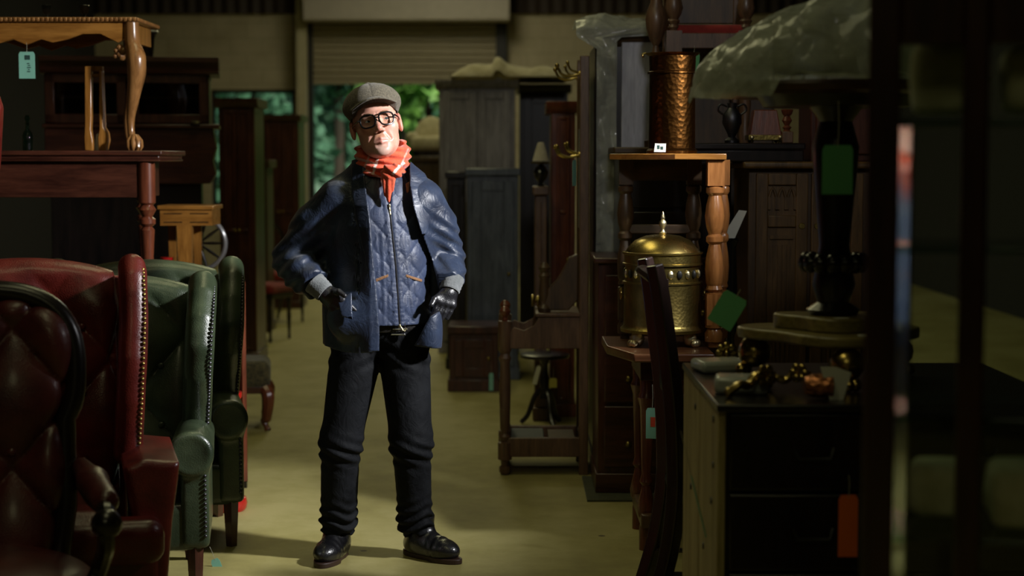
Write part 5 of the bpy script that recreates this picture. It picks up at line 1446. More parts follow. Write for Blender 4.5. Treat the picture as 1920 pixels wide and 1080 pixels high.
for sx in (-1, 1):
    pr_ = [(.034, hs + .04), (.018, hs + .05), (.026, hs + .062), (.02, hs + .075), (.03, hs + .09), (.022, hs + .1), (.034, hs + .12), (.042, hs + .15), (.036, hs + .18), (.026, hs + .25)]
    part('arm_support', MB().lathe([(.02, 0), (.03, .06), (.02, .1), (.028, .2), (.022, hs - .08)], (sx * (w - .02), -.145, 0), 16).box(sx * (w - .02) - .036, sx * (w - .02) + .036, -.18, -.11, hs - .06, hs + .045).lathe(pr_, (sx * (w - .02), -.145, 0), 18), M['brown_oak'], t)
    part('back_post', MB().box(sx * (w - .02) - .025, sx * (w - .02) + .025, .1, .15, 0, hs + .5), M['brown_oak'], t, bevel=.004)
    part('arm', MB().tube(smooth_path([(sx * (w - .02), .12, hs + .27), (sx * (w - .01), -.05, hs + .26), (sx * (w - .005), -.18, hs + .27), (sx * (w - .005), -.21, hs + .25)], 4), .03, 9), M['brown_oak'], t)
part('back_panel', MB().box(-w + .03, w - .03, .12, .14, hs + .1, hs + .5), M['dark_oak'], t, bevel=.004)
# second turned piece beside it
zb_ = z2
t = thing('turned_newel', 'short turned wooden post with heavy bulb, left of the oak armchair', 'post', (AX(1228, 7.66), 7.70, z2 + .009))
hz_ = AZ(64, 7.66) - z2
part('base', MB().lathe([(.05, 0), (.052, .03), (.03, .04), (.024, .08), (.03, .1), (.022, hz_ - .1)], seg=18), M['dark_oak'], t)
part('bulb', MB().lathe([(.022, hz_ - .1), (.012, hz_ - .06), (.03, hz_ - .03), (.045, hz_ + .02), (.05, hz_ + .06), (.042, hz_ + .10), (.026, hz_ + .14), (.03, hz_ + .3)], seg=20), M['brown_oak'], t)
price_tag(1301, 98, 7.56, .055, .135, M['green_card'], 'green tag hanging from the oak armchair behind the brass stick stand', string=.03, print_=False, tilt=.06)

# ------------------------------------------------------------------ low table with the brass coal bin and the small oak table
TY0, TY1 = 6.33, 6.98; ztb = .805
X0_, X1_ = AX(1128, TY1), AX(1342, TY0)
t = thing('console_table', 'mahogany table with clipped corner carrying the brass coal bin', 'table', (0, 0, 0))
tp = MB(); tp.prism([(X0_ + .09, TY0), (X1_, TY0), (X1_, TY1), (X0_, TY1), (X0_, TY0 + .28)], ztb - .034, ztb, 'xy'); part('tabletop', tp, wood('console_top', (.05, .018, .007), (.16, .062, .026), .3, 'x'), t, bevel=.006)
lx0 = AX(1213, TY0 + .2); lx1 = X1_ - .07
part('frieze', MB().box(lx0 - .03, lx1 + .03, TY0 + .12, TY1 - .05, ztb - .12, ztb - .034), M['mahogany_x'], t, bevel=.003)
spec3 = [(0, .8), (.1, .8), (.12, .8), (.16, .6), (.18, 1.0), (.22, 1.1), (.3, .7), (.34, .5), (.36, .8), (.40, .55), (.75, .8), (.8, 1.1), (.83, .8), (1, .9)]
for x in (lx0, lx1):
    for y in (TY0 + .17, TY1 - .1):
        o = part('leg', leg_turned(ztb - .04, .034, spec3), M['red_mahogany'], t); o.location = (x, y, 0)
st_ = MB(); st_.box(lx0 - .025, lx0 + .025, TY0 + .10, TY1 - .06, .10, .155); st_.box(lx1 - .025, lx1 + .025, TY0 + .10, TY1 - .06, .10, .155); st_.box(lx0, lx1, (TY0 + TY1) / 2 - .03, (TY0 + TY1) / 2 + .03, .1, .15)
part('stretcher', st_, M['brown_oak'], t, bevel=.006)
price_tag(1223, 765, 6.25, .048, .118, M['mint_card'], 'mint tag with a red mark, hanging below the console table beside the black chair', string=.09, print_=False, rz=R(-12))
tg = bpy.data.objects[[o.name for o in COL.objects if o.get('label', '').startswith('mint tag with a red mark')][0]]
part('red_mark', MB().box(-.006, .012, -.0014, -.0007, -.072, -.035), M['red_ink'], tg, smooth=False)
# brass coal bin
BX, BY = AX(1242, 6.64), 6.64; zf = ztb
t = thing('coal_bin', 'lidded brass coal bin with pierced band and lion-paw feet', 'coal bin', (BX, BY, zf))
def bz_(py): return AZ(py, BY - .12) - zf
r = .155; zb0 = bz_(612); zr = bz_(478); 
bd = MB().lathe([(r - .012, zb0 - .03), (r + .012, zb0 - .03), (r + .014, zb0 - .018), (r + .004, zb0 - .008), (r, zb0), (r, bz_(535)), (r + .006, bz_(534)), (r + .006, bz_(531)), (r - .004, bz_(530)), (r - .004, bz_(500)), (r + .006, bz_(499)), (r + .006, bz_(496)), (r, bz_(495)), (r, zr - .004), (r + .007, zr), (r + .007, zr + .006), (r - .02, zr + .008)], seg=48)
body = part('body', bd, M['brass_old'], t)
for k in range(26):
    a = 2 * PI * k / 26
    if math.sin(a) < .5: part('pierced_slot', MB().ball(((r - .002) * math.cos(a), (r - .002) * math.sin(a), (bz_(515))), .012, 8, 6, (.5 + .5 * abs(math.sin(a)), .5 + .5 * abs(math.cos(a)), 1.5)), M['black_paint'] if k % 2 else M['brass_pale'], body)
ld = MB().lathe([(r - .004, zr + .006), (r - .012, zr + .02), (r * .72, zr + .052), (r * .45, zr + .07), (r * .15, zr + .077), (.014, zr + .078)], seg=44)
lid = part('lid', ld, M['brass'], t)
zk = zr + .078
part('finial', MB().lathe([(.013, zk), (.016, zk + .004), (.009, zk + .012), (.008, zk + .022), (.016, zk + .036), (.015, zk + .048), (.007, zk + .058), (.009, zk + .064), (.006, zk + .078), (.002, zk + .09)], seg=16), M['brass_pale'], lid)
for k in range(3):
    a = -PI / 2 + .95 - k * 2 * .95 if k < 2 else PI / 2
    c, s = math.cos(a), math.sin(a)
    pw = MB(); pw.ball((.128 * c, .128 * s, .034), .028, 10, 8, (1, 1, 1.2))
    for q in (-.5, 0, .5):
        c2, s2 = math.cos(a + q * .9), math.sin(a + q * .9); pw.ball((.13 * c + .026 * c2, .13 * s + .026 * s2, .016), .016, 8, 6)
    part('paw_foot', pw, M['brass_pale'], t)
for s in (-1, 1): part('ring_handle', MB().tube([((r + .012) * s, .022 * math.cos(q), bz_(555) + .022 * math.sin(q)) for q in [2 * PI * i / 16 for i in range(16)]], .004, 6, closed=True), M['brass'], t)
# small oak table above the bin
OY0, OY1 = 6.52, 6.93; ho = AZ(288, OY0) - ztb
t = thing('gateleg_table', 'small warm oak table with bulbous turned leg, straddling the brass coal bin', 'table', (0, 0, ztb))
ox0, ox1 = AX(1140, OY1 - .05), AX(1360, OY0)
tp = MB(); tp.prism([(ox0, OY1 - .12), (ox0 + .10, OY0 + .12), (ox0 + .24, OY0), (ox1, OY0), (ox1, OY1), (ox0 + .02, OY1)], ho - .024, ho, 'xy'); part('tabletop', tp, M['golden_x'], t, bevel=.003)
spec4 = [(0, .62), (.025, .62), (.03, .95), (.075, 1.0), (.10, .7), (.105, .95), (.285, .95), (.29, .95), (.295, .6), (.31, .95), (.33, .8), (.345, .95), (.42, 1.05), (.48, .95), (.55, .62), (.565, .95), (.59, .95), (.605, .66), (.64, .95), (.70, 1.1), (.76, .95), (.81, .7), (.825, 1.0), (.85, 1.0), (.86, .8), (.865, .9), (1, .9)]
lx = AX(1339, OY0 + .05)
def oleg(x, y, m, r_=.036):
    mb = leg_turned(ho - .024, r_, spec4); mb.box(-r_ * .9, r_ * .9, -r_ * .9, r_ * .9, (ho - .024) * .12, (ho - .024) * .285); mb.box(-r_ * .92, r_ * .92, -r_ * .92, r_ * .92, (ho - .024) * .862, ho - .024)
    o = part('leg', mb, m, t); o.location = (x, y, 0)
oleg(lx, OY0 + .05, M['warm_oak']); oleg(AX(1354, OY0 + .2), OY0 + .2, M['warm_oak'], .026)
oleg(AX(1172, OY1 - .04), OY1 - .045, M['dark_oak'], .032); oleg(AX(1299, OY1 - .04), OY1 - .045, M['dark_oak'], .032)  # rear legs, stretcher and frieze darker: shade put into the wood colour
xa, xb = AX(1172, OY1 - .04), AX(1299, OY1 - .04)
part('stretcher', MB().box(xa, xb, OY1 - .06, OY1 - .03, (ho) * .57, ho * .62), M['dark_oak_x'], t, bevel=.004)
part('frieze', MB().box(xa, xb, OY1 - .06, OY1 - .03, ho - .11, ho - .024), M['dark_oak_x'], t)
# brass stick stand
SX, SY = AX(1259, 6.68), 6.71; zs_ = ztb + ho
t = thing('stick_stand', 'tall hammered brass stick stand on the small oak table', 'stick stand', (SX, SY, zs_))
hh = AZ(97, SY - .1) - zs_; r = .098
wob = lambda a, z: 1 + .02 * math.sin(9 * a + 40 * z) * (1 if .05 < z < hh - .12 else 0)
part('body', MB().lathe([(r - .01, 0), (r + .003, .0), (r + .005, .012), (r - .004, .022), (r - .006, hh - .085), (r + .002, hh - .082), (r + .002, hh - .076), (r - .006, hh - .072), (r - .004, hh - .012), (r + .006, hh - .006), (r + .012, hh), (r - .004, hh - .0), (r - .008, hh - .03), (r - .01, hh - .3), (.01, hh - .31)], seg=56, wob=wob), M['brass_hammered'], t)
rb = MB(); 
for s in (-1,): rb.tube(smooth_path([(s * (r + .01), -.02, hh), (s * (r + .024), -.02, hh - .006), (s * (r + .02), -.02, hh - .018)], 3), .005, 6)
part('lug', rb, M['brass_old'], t)
lb = solo('paper_label', MB().prism([(-.024, -.017), (.022, -.018), (.024, .016), (-.02, .017)], -.001, .001, 'xz'), M['white_card'], 'crumpled white label at the foot of the brass stick stand', 'label', (AX(1236, SY - .115), SY - .112, zs_ + .024), R(-8))
mk = MB(); mk.box(-.012, -.002, -.0016, -.001, -.006, .009); mk.box(.001, .012, -.0016, -.001, -.008, .004); part('print', mk, M['ink'], lb, smooth=False)

# ------------------------------------------------------------------ carved oak cabinet with lancet panels
GY = 7.02; gx0, gx1 = AX(1394, GY), AX(1640, GY)
t = thing('gothic_cabinet', 'carved oak cabinet with small lancet panels, behind the pedestal table', 'cabinet', ((gx0 + gx1) / 2, GY, 0)); w = (gx1 - gx0) / 2
zg = AZ(303, GY)
M['olive_oak'] = wood('olive_oak', (.042, .021, .006), (.13, .07, .022), .45, coat=.1)
part('carcass', MB().box(-w + .02, w - .02, .02, .48, .07, zg - .03), M['dark_oak'], t, bevel=.004)
part('top', MB().box(-w - .01, w + .01, -.03, .5, zg - .03, zg), M['olive_oak'], t, bevel=.01)
part('plinth', MB().box(-w, w, .0, .49, 0, .08), M['dark_oak_x'], t, bevel=.004)
for k in range(2):
    a = -w + .05 + k * (w - .05 + .005); b = a + w - .06
    z0_, z1_ = .12, zg - .05; zm = AZ(415, GY)
    f = MB(); s = .05
    f.box(a, a + s, -.005, .025, z0_, z1_); f.box(b - s, b, -.005, .025, z0_, z1_)
    for q in (z0_, zm - s / 2, z1_ - s): f.box(a + s, b - s, -.005, .025, q, q + s)
    d_ = part('door', f, M['olive_oak'], t, bevel=.004)
    p_ = MB(); p_.box(a + s - .003, b - s + .003, .008, .022, zm, z1_ - s); n = 3; wd_ = (b - a - 2 * s) / n
    for q in range(n):
        xc = a + s + wd_ * (q + .5)
        for e in (-1, 1): p_.box(xc + e * wd_ * .38 - .005, xc + e * wd_ * .38 + .005, -.002, .012, zm + .05, z1_ - s - .05)
        p_.tube([(xc - wd_ * .38, .002, z1_ - s - .05), (xc - wd_ * .2, .002, z1_ - s - .025), (xc, .002, z1_ - s - .012), (xc + wd_ * .2, .002, z1_ - s - .025), (xc + wd_ * .38, .002, z1_ - s - .05)], .006, 6)
    part('lancet_panel', p_, M['olive_oak'], d_)
    p_ = MB(); p_.box(a + s - .003, b - s + .003, .008, .022, z0_ + s, zm - s * .5)
    for q in range(4): p_.box(a + s + .03 + q * (b - a - 2 * s - .06) / 3 - .006, a + s + .03 + q * (b - a - 2 * s - .06) / 3 + .006, .0, .01, z0_ + s + .03, zm - .10)
    p_.box(a + s + .01, b - s - .01, -.002, .012, zm - .075, zm - .06)
    part('lower_panel', p_, M['olive_oak'], d_)
    part('escutcheon', MB().lathe([(.012, -.004), (.014, .0)], (b - s / 2 if k == 0 else a + s / 2, -.006, zm - .02), 10, 'y'), M['brass_old'], d_)
# flat case on top and the small things on it
t = thing('flat_case', 'flat black case lying on the carved oak cabinet', 'case', (AX(1400, GY), GY + .16, zg)); wC = AX(1504, GY) - AX(1400, GY)
hc = AZ(268, GY) - zg
part('box', MB().box(-wC * 1.02, wC, -.16, .22, 0, hc * .62), M['black_wood'], t, bevel=.005); part('lid', MB().box(-wC * 1.02 - .006, wC + .006, -.166, .226, hc * .64, hc), M['black_wood'], t, bevel=.006)
zc_ = zg + hc
t = thing('tea_caddy', 'mahogany tea caddy of tapering shape with brass knobs, on the flat black case', 'box', (AX(1436, GY), GY + .1, zc_)); s = .072
z_t = AZ(205, GY) - zc_
mb = MB(); mb.add([(-s, -.05, .012), (s, -.05, .012), (s, .05, .012), (-s, .05, .012), (-s * .68, -.035, z_t), (s * .68, -.035, z_t), (s * .68, .035, z_t), (-s * .68, .035, z_t)], [(3, 2, 1, 0), (4, 5, 6, 7), (0, 1, 5, 4), (1, 2, 6, 5), (2, 3, 7, 6), (3, 0, 4, 7)]); part('body', mb, M['red_mahogany'], t, bevel=.004)
part('brass_band', MB().box(-s - .003, s + .003, -.054, .054, .012, .035), M['brass_old'], t, bevel=.002)
for x in (-s + .012, s - .012): part('knob', MB().ball((x, -.058, .024), .009, 10, 8), M['brass_pale'], t)
for x in (-s + .015, s - .015):
    for y in (-.035, .035): part('foot', MB().ball((x, y, .0075), .0075, 8, 6), M['brass_old'], t)
t = thing('wood_candlestick', 'turned wooden candlestick with square foot, right of the tea caddy', 'candlestick', (AX(1476, GY), GY + .06, zc_))
part('foot', MB().box(-.024, .024, -.024, .024, 0, .05), M['brown_oak'], t, bevel=.004)
part('stem', MB().lathe([(.018, .05), (.012, .056), (.02, .066), (.01, .075), (.022, .095), (.012, .115), (.02, .122), (.026, .14), (.02, .144)], seg=16), M['red_mahogany'], t)
t = thing('bronze_figure', 'black bronze vase with two scroll handles, left of the tea caddy', 'vase', (AX(1374, GY), GY + .08, zc_))
part('body', MB().lathe([(.03, 0), (.032, .012), (.014, .025), (.02, .04), (.042, .085), (.04, .12), (.018, .15), (.022, .17), (.016, .172)], seg=20), M['iron'], t)
for s in (-1, 1): part('handle', MB().tube(smooth_path([(s * .036, 0, .12), (s * .06, 0, .14), (s * .05, 0, .165), (s * .02, 0, .155)], 4), .005, 6), M['iron'], t)
# tall dark cupboard standing on the carved cabinet's right
t = thing('wall_cupboard', 'small dark cupboard standing on the right end of the carved oak cabinet', 'cupboard', (AX(1585, GY), GY + .1, zg))
part('carcass', MB().box(-.14, .14, .0, .3, 0, .62), M['mahogany'], t, bevel=.005); d_ = part('door', MB().box(-.12, .12, -.015, .002, .03, .59), M['mahogany'], t, bevel=.006); part('knob', MB().ball((.095, -.024, .3), .01, 10, 8), M['brass_old'], d_)
part('cornice', MB().box(-.16, .16, -.03, .31, .62, .65), M['mahogany_x'], t, bevel=.008)

# slim black plant stand with a sheet of paper
PX, PY = .925, 6.98
t = thing('torchere', 'slim black plant stand between the oak leg and the carved cabinet', 'plant stand', (PX, PY, 0)); hp = AZ(446, PY)
part('top', MB().lathe([(.03, hp - .02), (.034, hp - .012), (.034, hp)], seg=20), M['black_lacquer'], t)
part('column', MB().lathe([(.03, .1), (.022, .2), (.03, .24), (.02, .3), (.026, .6), (.018, .8), (.032, .85), (.02, .9), (.03, 1.0), (.024, hp - .04), (.03, hp - .02)], seg=16), M['black_lacquer'], t)
for k in range(3):
    a = PI / 2 + 2 * PI * k / 3; c, s = math.cos(a), math.sin(a); part('leg', MB().tube(smooth_path([(.02 * c, .02 * s, .16), (.05 * c, .05 * s, .1), (.07 * c, .07 * s, .012)], 4), .012, 7), M['black_lacquer'], t)
o = solo('paper_sheet', MB().prism([(-.045, 0), (.012, 0), (.062, .115), (.028, .118)], -.002, .0, 'xz'), M['white_card'], 'slanting strip of cream paper propped on the slim black plant stand', 'paper', (PX + .0, PY - .03, hp))
# ------------------------------------------------------------------ rug
solo('rug', MB().box(AX(1092, 8.0), AX(1215, 7.45) + .25, 7.42, 8.0, 0, .008), M['rug'], 'dark green mat on the floor in front of the hall stand and chests', 'rug')

# ------------------------------------------------------------------ black high-backed chair seen edge on
t = thing('black_chair', 'black lacquered high-backed chair turned sideways beside the pine-ended chest', 'chair', (AX(1250, 5.45), 5.47, 0))
def stile(y):
    P = smooth_path([(-.055, y, 1.215), (-.035, y, 1.12), (-.012, y, .95), (.012, y, .75), (.022, y, .55), (.018, y, .42), (-.005, y, .26), (-.05, y, .1), (-.085, y, 0)], 5)
    return MB().tube(P, [.030 + .006 * math.sin(PI * i / (len(P) - 1)) for i in range(len(P))], 4)
M['chair_edge'] = wood('chair_edge', (.008, .005, .005), (.035, .02, .016), .18, coat=.6)
for y in (-.18, .2): part('stile', stile(y), M['chair_edge'], t, bevel=.006, smooth=False)
def rail(z, h, dx): return MB().box(-.012 + dx, .012 + dx, -.18, .2, z - h, z + h)
part('top_rail', MB().tube(smooth_path([(-.052, -.17, 1.17), (-.075, .01, 1.185), (-.052, .19, 1.17)], 5), .028, 8, .6), M['chair_edge'], t)
part('back_rail', rail(.80, .03, .008), M['chair_edge'], t, bevel=.004)
part('splat', MB().box(-.01, .004, -.05, .07, .82, 1.16), M['chair_edge'], t, bevel=.003).rotation_euler = (0, 0, 0)
part('seat', solid(lambda x, y, z: rbox(x, y, z, (.225, .01, .455), (.21, .21, .03), .025), (-.01, -.22, .4), (.45, .24, .5), .012), M['black_lacquer'], t, angle=180)
for y in (-.16, .18): part('leg', MB().tube([(.40, y, .43), (.41, y, .2), (.42, y, 0)], [.021, .018, .015], 4), M['chair_edge'], t, smooth=False)
for y in (-.16, .18): part('stretcher', MB().tube([(-.02, y, .2), (.41, y, .2)], .01, 7), M['chair_edge'], t)

# ------------------------------------------------------------------ chest in the right foreground, pedestal table standing on it
ya, yb = 4.15, 5.0
xa, xb = AX(1350, ya), 1.42
zch = .935
t = thing('pine_chest', 'dark-fronted chest of drawers with pale dovetailed side, right foreground', 'chest of drawers', (0, 0, 0))
part('side', MB().box(xa, xa + .02, ya + .012, ya + .42, .06, zch - .02), M['chest_wood'], t, bevel=.002)
part('side', MB().box(xa, xa + .02, ya + .432, yb, .06, zch - .02), M['chest_wood'], t, bevel=.002)
part('side', MB().box(xb - .02, xb, ya, yb, .06, zch - .02), M['chest_wood'], t)
part('carcass', MB().box(xa + .021, xb - .021, ya + .03, yb, .06, zch - .02), M['black_wood'], t)
part('plinth', MB().box(xa - .006, xb + .006, ya - .01, yb, 0, .07), M['black_wood'], t, bevel=.004)
M['chest_top'] = wood('chest_top', (.05, .04, .02), (.16, .135, .07), .5, 'x')
part('top', MB().box(xa - .006, xb + .01, ya - .015, yb, zch - .02, zch), M['black_wood'], t, bevel=.004)
for k in range(4):
    zz = .09 + k * .207; d_ = part('drawer', MB().box(xa + .03, xb - .03, ya + .004, ya + .034, zz, zz + .197), M['black_wood'], t, bevel=.004)
    for s in (.27, .73): part('drawer_handle', MB().tube([(xa + (xb - xa) * s - .05, ya - .002, zz + .11), (xa + (xb - xa) * s - .04, ya - .018, zz + .085), (xa + (xb - xa) * s + .04, ya - .018, zz + .085), (xa + (xb - xa) * s + .05, ya - .002, zz + .11)], .005, 6), M['black_paint'], d_)
for q, (yy, zz) in enumerate(((ya + .10, .88), (ya + .10, .76), (ya + .13, .66), (ya + .10, .38), (ya + .30, .50), (ya + .12, .2), (ya + .52, .85), (ya + .62, .6), (ya + .3, .3))):
    part('dowel_hole', MB().lathe([(.009, -.003), (.010, .001)], (xa - .0005, yy, zz), 10, 'x'), M['black_paint'], t)
price_tag(1322, 836, 4.02 + .42, .02, .17, M['mint_card'], 'narrow mint tag seen edge on, hanging along the pale side of the chest', rz=R(80), string=.12, print_=False, tilt=.0)
tg = [o for o in COL.objects if o.get('label', '').startswith('narrow mint tag seen edge on')][0]; tg.location = (xa - .05, ya + .17, .72); tg.rotation_euler = (R(-14), 0, R(76))
# pedestal table
QX, QY = AX(1560, 4.62), 4.60
t = thing('pedestal_table', 'dark pedestal table with carved column and platform base, standing on the chest', 'table', (QX, QY, zch)); zt4 = AZ(150, QY - .3) - zch
part('tabletop', MB().lathe([(.35, zt4 - .03), (.37, zt4 - .025), (.375, zt4 - .01), (.37, zt4)], seg=48), M['mahogany_x'], t)
part('frieze', MB().lathe([(.2, zt4 - .06), (.22, zt4 - .03)], seg=24), M['black_wood'], t)
cb_ = zt4 - .05; zc0 = .18
part('column', MB().lathe([(.06, zc0), (.075, zc0 + .02), (.045, zc0 + .04), (.06, zc0 + .09), (.05, zc0 + .14), (.042, zc0 + .2), (.06, zc0 + .4), (.065, cb_ - .12), (.045, cb_ - .05), (.08, cb_)], seg=24), M['black_wood'], t)
cc = MB()
for k in range(14):
    a = 2 * PI * k / 14; cc.ball((.078 * math.cos(a), .078 * math.sin(a), AZ(492, QY) - zch), .022, 8, 6, (1, 1, 1.3))
part('carved_collar', cc, M['black_wood'], t)
pf = []
for i in range(48):
    a = 2 * PI * i / 48; rr = .235 + .045 * math.cos(3 * (a + PI / 2)) ; pf.append((rr * math.cos(a), rr * math.sin(a) * .85))
M['platform'] = wood('platform', (.10, .075, .02), (.30, .24, .08), .4, 'x')
part('platform', MB().prism(pf, .115, .145, 'xy'), M['platform'], t, bevel=.006)
part('platform', MB().prism([(x * .62, y * .62) for x, y in pf], .145, .185, 'xy'), M['platform'], t, bevel=.006)
for k in range(3):
    a = -PI / 2 + 2 * PI * k / 3 + .0; c, s = math.cos(a), math.sin(a)
    ft_ = MB(); ft_.ball((.235 * c, .235 * s * .85, .07), .044, 12, 8, (1.1, 1.1, 1.05))
    for q in (-.5, 0, .5): ft_.ball((.235 * c + .036 * math.cos(a + q), .235 * s * .85 + .036 * math.sin(a + q), .018), .018, 8, 6)
    part('paw_foot', ft_, M['brass'], t)
for lx_, ly_, lz_ in ((-.02, -.205, .1165), (-.13, -.13, .1165)): pass
lab = solo('white_sticker', MB().box(-.018, .018, -.012, .012, 0, .0015), M['white_card'], 'white sticker on the upper tier of the pedestal table base', 'sticker', (QX - .0, QY - .118, zch + .185), R(20))
lab = solo('white_sticker', MB().box(-.02, .02, -.013, .013, 0, .0015), M['white_card'], 'white sticker on the lower tier of the pedestal table base', 'sticker', (QX + .05, QY - .19, zch + .145), R(-10))
price_tag(1571, 272, 4.12, .078, .122, M['green_card'], 'large green tag hanging in front of the pedestal table column', string=.11, print_=False, rz=R(6))
o = price_tag(1412, 556, 4.42, .075, .10, M['green_card'], 'green tag leaning against the base of the pedestal table', string=.02, print_=False, rz=R(-20)); o.rotation_euler = (R(-18), R(28), R(-20)); o.location.z = zch + .148 + .085; o.location.x = QX - .26; o.location.y = QY + .07
# polythene heap on it
nu, nv = 130, 150; P = np.zeros((nu, nv, 3))
for i in range(nu):
    for j in range(nv):
        u = i / (nu - 1); rr = u * .405; a = 2 * PI * j / (nv - 1); x = rr * math.cos(a); y = rr * math.sin(a)
        sh_ = .085 + .19 * np.clip((x + .34) / .45, 0, 1) ** .9 + .05 * np.clip((x - .0) / .2, 0, 1)
        hgt = sh_ * max(0, 1 - (rr / .385) ** 8) ** .6
        z = zt4 + .008 + hgt
        if rr > .382:
            dr = (rr - .382) / .023 * (.055 if (x < -.22 and y < .1) else .012); z = zt4 + .008 - dr
        P[i, j] = (QX + x, QY + y, zch + z)
Pc = crumple(P, .015, 70, 24); Pc[..., 2] = np.where(np.hypot(Pc[..., 0] - QX, Pc[..., 1] - QY) < .38, np.maximum(Pc[..., 2], zch + zt4 + .004), Pc[..., 2])
solo('polythene_heap', MB().sheet(Pc, nu, nv, 0), M['poly'], 'big heap of crumpled polythene on the pedestal table at upper right', 'plastic sheet', angle=180)
# small things on the chest
for k, (px, py, yy, w_, d__, h_, rz_, lab) in enumerate(((1327, 655, 4.80, .075, .06, .035, 12, 'grey-white glass block at the back left corner of the chest top'), (1365, 694, 4.36, .07, .055, .045, -8, 'grey-white glass block nearest the front left corner of the chest top'))):
    p = at(px, py, yy); mb = MB(); mb.box(-w_, w_, -d__, d__, 0, h_)
    M['frosted'] = M.get('frosted') or plain('frosted', (.42, .45, .43), .35, coat=.4)
    solo('glass_block', mb, M['frosted'], lab, 'glass block', (max(p.x, xa + .085), yy, zch), R(rz_), group='glass blocks on the chest', bevel=.012)
def mount(px, yy, sc_, rz_, lab):
    t = thing('brass_mount', lab, 'ornament', (AX(px, yy), yy, zch), rz_, 'loose brass mounts on the chest')
    b = MB(); pts = smooth_path([(-.06 * sc_, 0, .012), (-.03 * sc_, -.01, .035 * sc_), (.0, 0, .03 * sc_), (.03 * sc_, .01, .055 * sc_), (.07 * sc_, 0, .05 * sc_)], 5); b.tube(pts, [.016 * sc_] * len(pts), 8, .7)
    b.ball((-.055 * sc_, 0, .0145 * sc_), .0145 * sc_, 8, 6); part('scroll', b, M['brass'], t)
    lf = MB()
    for q in range(6):
        a = 2 * PI * q / 6; lf.ball((.045 * sc_ + .018 * sc_ * math.cos(a), -.012, .055 * sc_ + .018 * sc_ * math.sin(a)), .013 * sc_, 7, 5, (1, .6, 1))
    part('rosette', lf, M['brass'], t)
mount(1405, 4.27, 1.0, R(20), 'brass scroll mount nearest the front edge of the chest top')
mount(1476, 4.40, .9, R(-30), 'brass scroll mount behind and right of the front one')
t = thing('brass_mount', 'small brass rosette mount standing behind the glass blocks', 'ornament', (AX(1364, 4.93), 4.93, zch), 0, 'loose brass mounts on the chest')
b = MB()
for q in range(8): b.ball((.022 * math.cos(q * PI / 4), 0, .036 + .022 * math.sin(q * PI / 4)), .014, 7, 5, (1, .6, 1))
b.ball((0, -.006, .036), .012, 8, 6)
part('rosette', b, M['brass'], t); part('base', MB().box(-.03, .03, -.014, .014, 0, .01), M['brass'], t, bevel=.003)
t = thing('copper_cup', 'small copper cup on its side among the things on the chest', 'cup', (AX(1540, 4.24), 4.24, zch + .034)); part('body', MB().lathe([(.022, -.04), (.03, -.02), (.034, .03), (.031, .03), (.02, -.02)], seg=18, axis='x'), metal('copper', (.5, .2, .09), .3, .2), t)
part('handle', MB().tube([(.0, .03, .0), (.0, .055, .0), (.025, .055, 0), (.025, .03, 0)], .004, 6), bpy.data.materials['copper'], t)
o = solo('folded_paper', MB().prism([(-.035, 0), (.0, .0), (.02, .07), (-.02, .085), (-.06, .085)], -.002, .0, 'xz'), M['white_card'], 'folded white paper standing near the right end of the chest top', 'paper', (AX(1584, 4.22), 4.22, zch))

# ------------------------------------------------------------------ glazed display cabinet, right foreground
KY = 2.72; KA = R(12.5)
M['stile'] = wood('stile', (.012, .005, .004), (.05, .018, .012), .3)
kx0 = AX(1622, KY); ck, sk = math.cos(KA), math.sin(KA)
def KX(px):                                   # distance along the cabinet front
    u = (px - 960) / F / math.cos(TH); return (u * KY - kx0) / (ck + u * sk)
KW = .66; dk = .36; zk1 = AZ(-130, KY); zb_ = .55
t = thing('display_cabinet', 'dark glazed display cabinet filling the right edge, out of focus', 'cabinet', (kx0, KY, 0), -KA)
part('base', MB().box(0, KW, 0, dk, 0, zb_), M['stile'], t, bevel=.006)
part('top', MB().box(-.02, KW + .02, -.02, dk + .01, zk1, zk1 + .05), M['stile'], t, bevel=.01)
s1, s2, s3 = KX(1682), KX(1798), KX(1848)
for a, b in ((0, s1), (s2, s3), (KW - .05, KW)): part('stile', MB().box(a, b, 0, .03, zb_, zk1), M['stile'], t, bevel=.006)
zr_ = AZ(85, KY)
for a, b in ((s1, s2), (s3, KW - .05)):
    part('rail', MB().box(a, b, .002, .028, zr_, zk1), M['stile'], t, bevel=.004)
    part('glass_pane', MB().box(a, b, .012, .016, zb_, zr_), M['glass'], t)
part('back_stile', MB().box(KW - .03, KW, dk - .03, dk, zb_, zk1), M['stile'], t)
for a in (.008, KW - .012): part('side_pane', MB().box(a, a + .004, .03, dk, zb_, zk1), M['glass'], t)
part('back_panel', MB().box(.30, KW - .03, dk - .012, dk - .004, zb_, zk1), M['black_wood'], t)
part('back_pane', MB().box(.012, .30, dk - .012, dk - .008, zb_, zk1), M['glass'], t)
M['shelf_glass'] = glassy('shelf_glass', (.8, .95, .85), .75, .1)
for py in (225, 457, 765, 985):
    zz = AZ(py, KY + .1); part('shelf', MB().box(.014, KW - .02, .035, dk - .03, zz - .012, zz), M['shelf_glass'], t, bevel=.003)
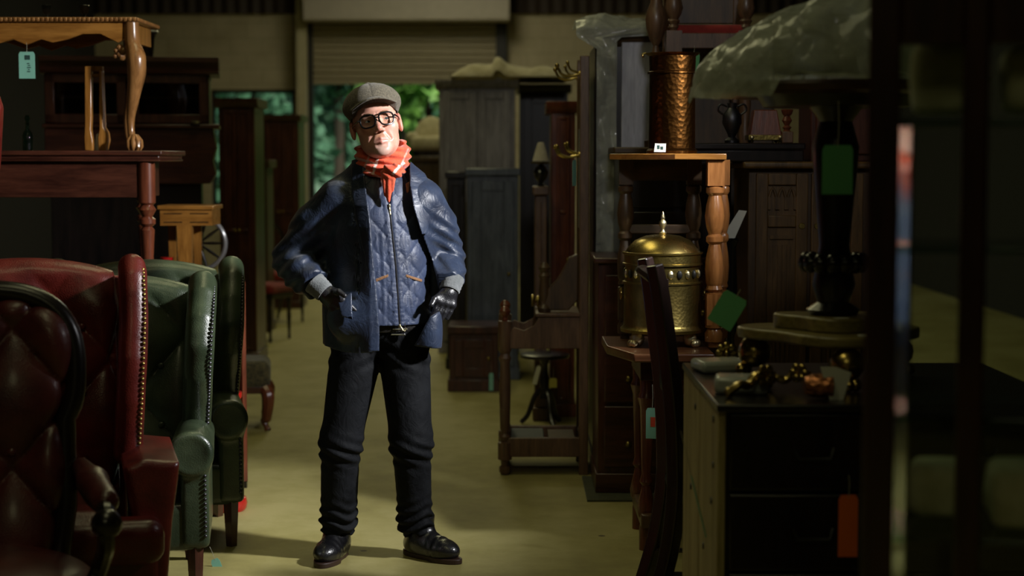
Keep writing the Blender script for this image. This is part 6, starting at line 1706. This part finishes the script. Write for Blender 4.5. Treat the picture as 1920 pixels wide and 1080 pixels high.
# mirror strip added and angled to give the man's reflection in the glass
c_ = Vector((AX(1692, 2.86), 2.86, 0)); md = (Vector((MX, MY, 0)) - c_).normalized(); cd = (-c_).normalized(); nb = (md + cd).normalized(); tb = Vector((-nb.y, nb.x, 0))
Ri = Matrix.Rotation(KA, 3, 'Z'); lc_ = Ri @ (c_ - Vector((kx0, KY, 0))); ln_ = Ri @ nb; lt_ = Ri @ tb
q = [lc_ + lt_ * .04, lc_ - lt_ * .04, lc_ - lt_ * .04 - ln_ * .004, lc_ + lt_ * .04 - ln_ * .004]
M['polish'] = metal('polish', (.42, .42, .42), .06, 0, .05)
part('reflection_strip', MB().prism([(p.x, p.y) for p in q], zb_, AZ(235, 2.86), 'xy'), M['polish'], t, smooth=False)
def inside(name, label, cat, lx, ly, z, rz, vf, mat, **k):
    p = Vector((kx0, KY, 0)) + Matrix.Rotation(-KA, 3, 'Z') @ Vector((lx, ly, 0))
    return solo(name, vf, mat, label, cat, (p.x, p.y, z), rz - KA, **k)
def bundle(w_, d_, h_, sd): return solid(lambda x, y, z: rbox(x, y, z, (0, 0, h_ / 2), (w_, d_, h_ / 2), .02) + .006 * wav(x, y, z, 45, sd) * (z > .01), (-w_ - .03, -d_ - .03, -.02), (w_ + .03, d_ + .03, h_ + .03), .007)
z_a, z_b = AZ(985, KY + .1) + .012, AZ(225, KY + .1) + .012  # cloths added for the pale reflections and patches seen in the panes
inside('pale_patch_cloth', 'cream cloth imitating a pale reflection, on the lowest visible shelf, behind the first cabinet pane', 'cloth', (s1 + s2) / 2 + .035, .20, z_a, 0, bundle(.055, .07, .09, 1), M['cream_cloth'], angle=180, group='cloths imitating pale patches in the display cabinet')
inside('pale_patch_cloth', 'cream cloth imitating a pale reflection, on the lowest visible shelf, behind the second cabinet pane', 'cloth', s3 + .13, .14, z_a, 0, bundle(.11, .08, .10, 2), M['cream_cloth'], angle=180, group='cloths imitating pale patches in the display cabinet')
inside('pale_patch_cloth', 'tall cream cloth bundle added for a pale patch, on the top shelf, behind the first cabinet pane', 'cloth', (s1 + s2) / 2 + .03, .20, z_b, 0, bundle(.06, .07, .12, 3), M['cream_cloth'], angle=180, group='cloths imitating pale patches in the display cabinet')
inside('pale_patch_cloth', 'cream cloth bundle added for a pale patch, on the top shelf, behind the second cabinet pane', 'cloth', s3 + .12, .16, z_b, 0, bundle(.09, .07, .11, 4), M['cream_cloth'], angle=180, group='cloths imitating pale patches in the display cabinet')
for lx, sc_, lab in ((KX(1712), .8, 'small brass knob-shaped ornament, left of the pair on top of the display cabinet'), (KX(1745), 1.0, 'larger brass ornament, right of the pair on top of the display cabinet')): pass
# orange ticket on the chest front
price_tag(1591, 928, 4.10, .049, .158, M['orange_card'], 'orange ticket hanging on the dark front of the chest beside the display cabinet', string=.05, print_=False)
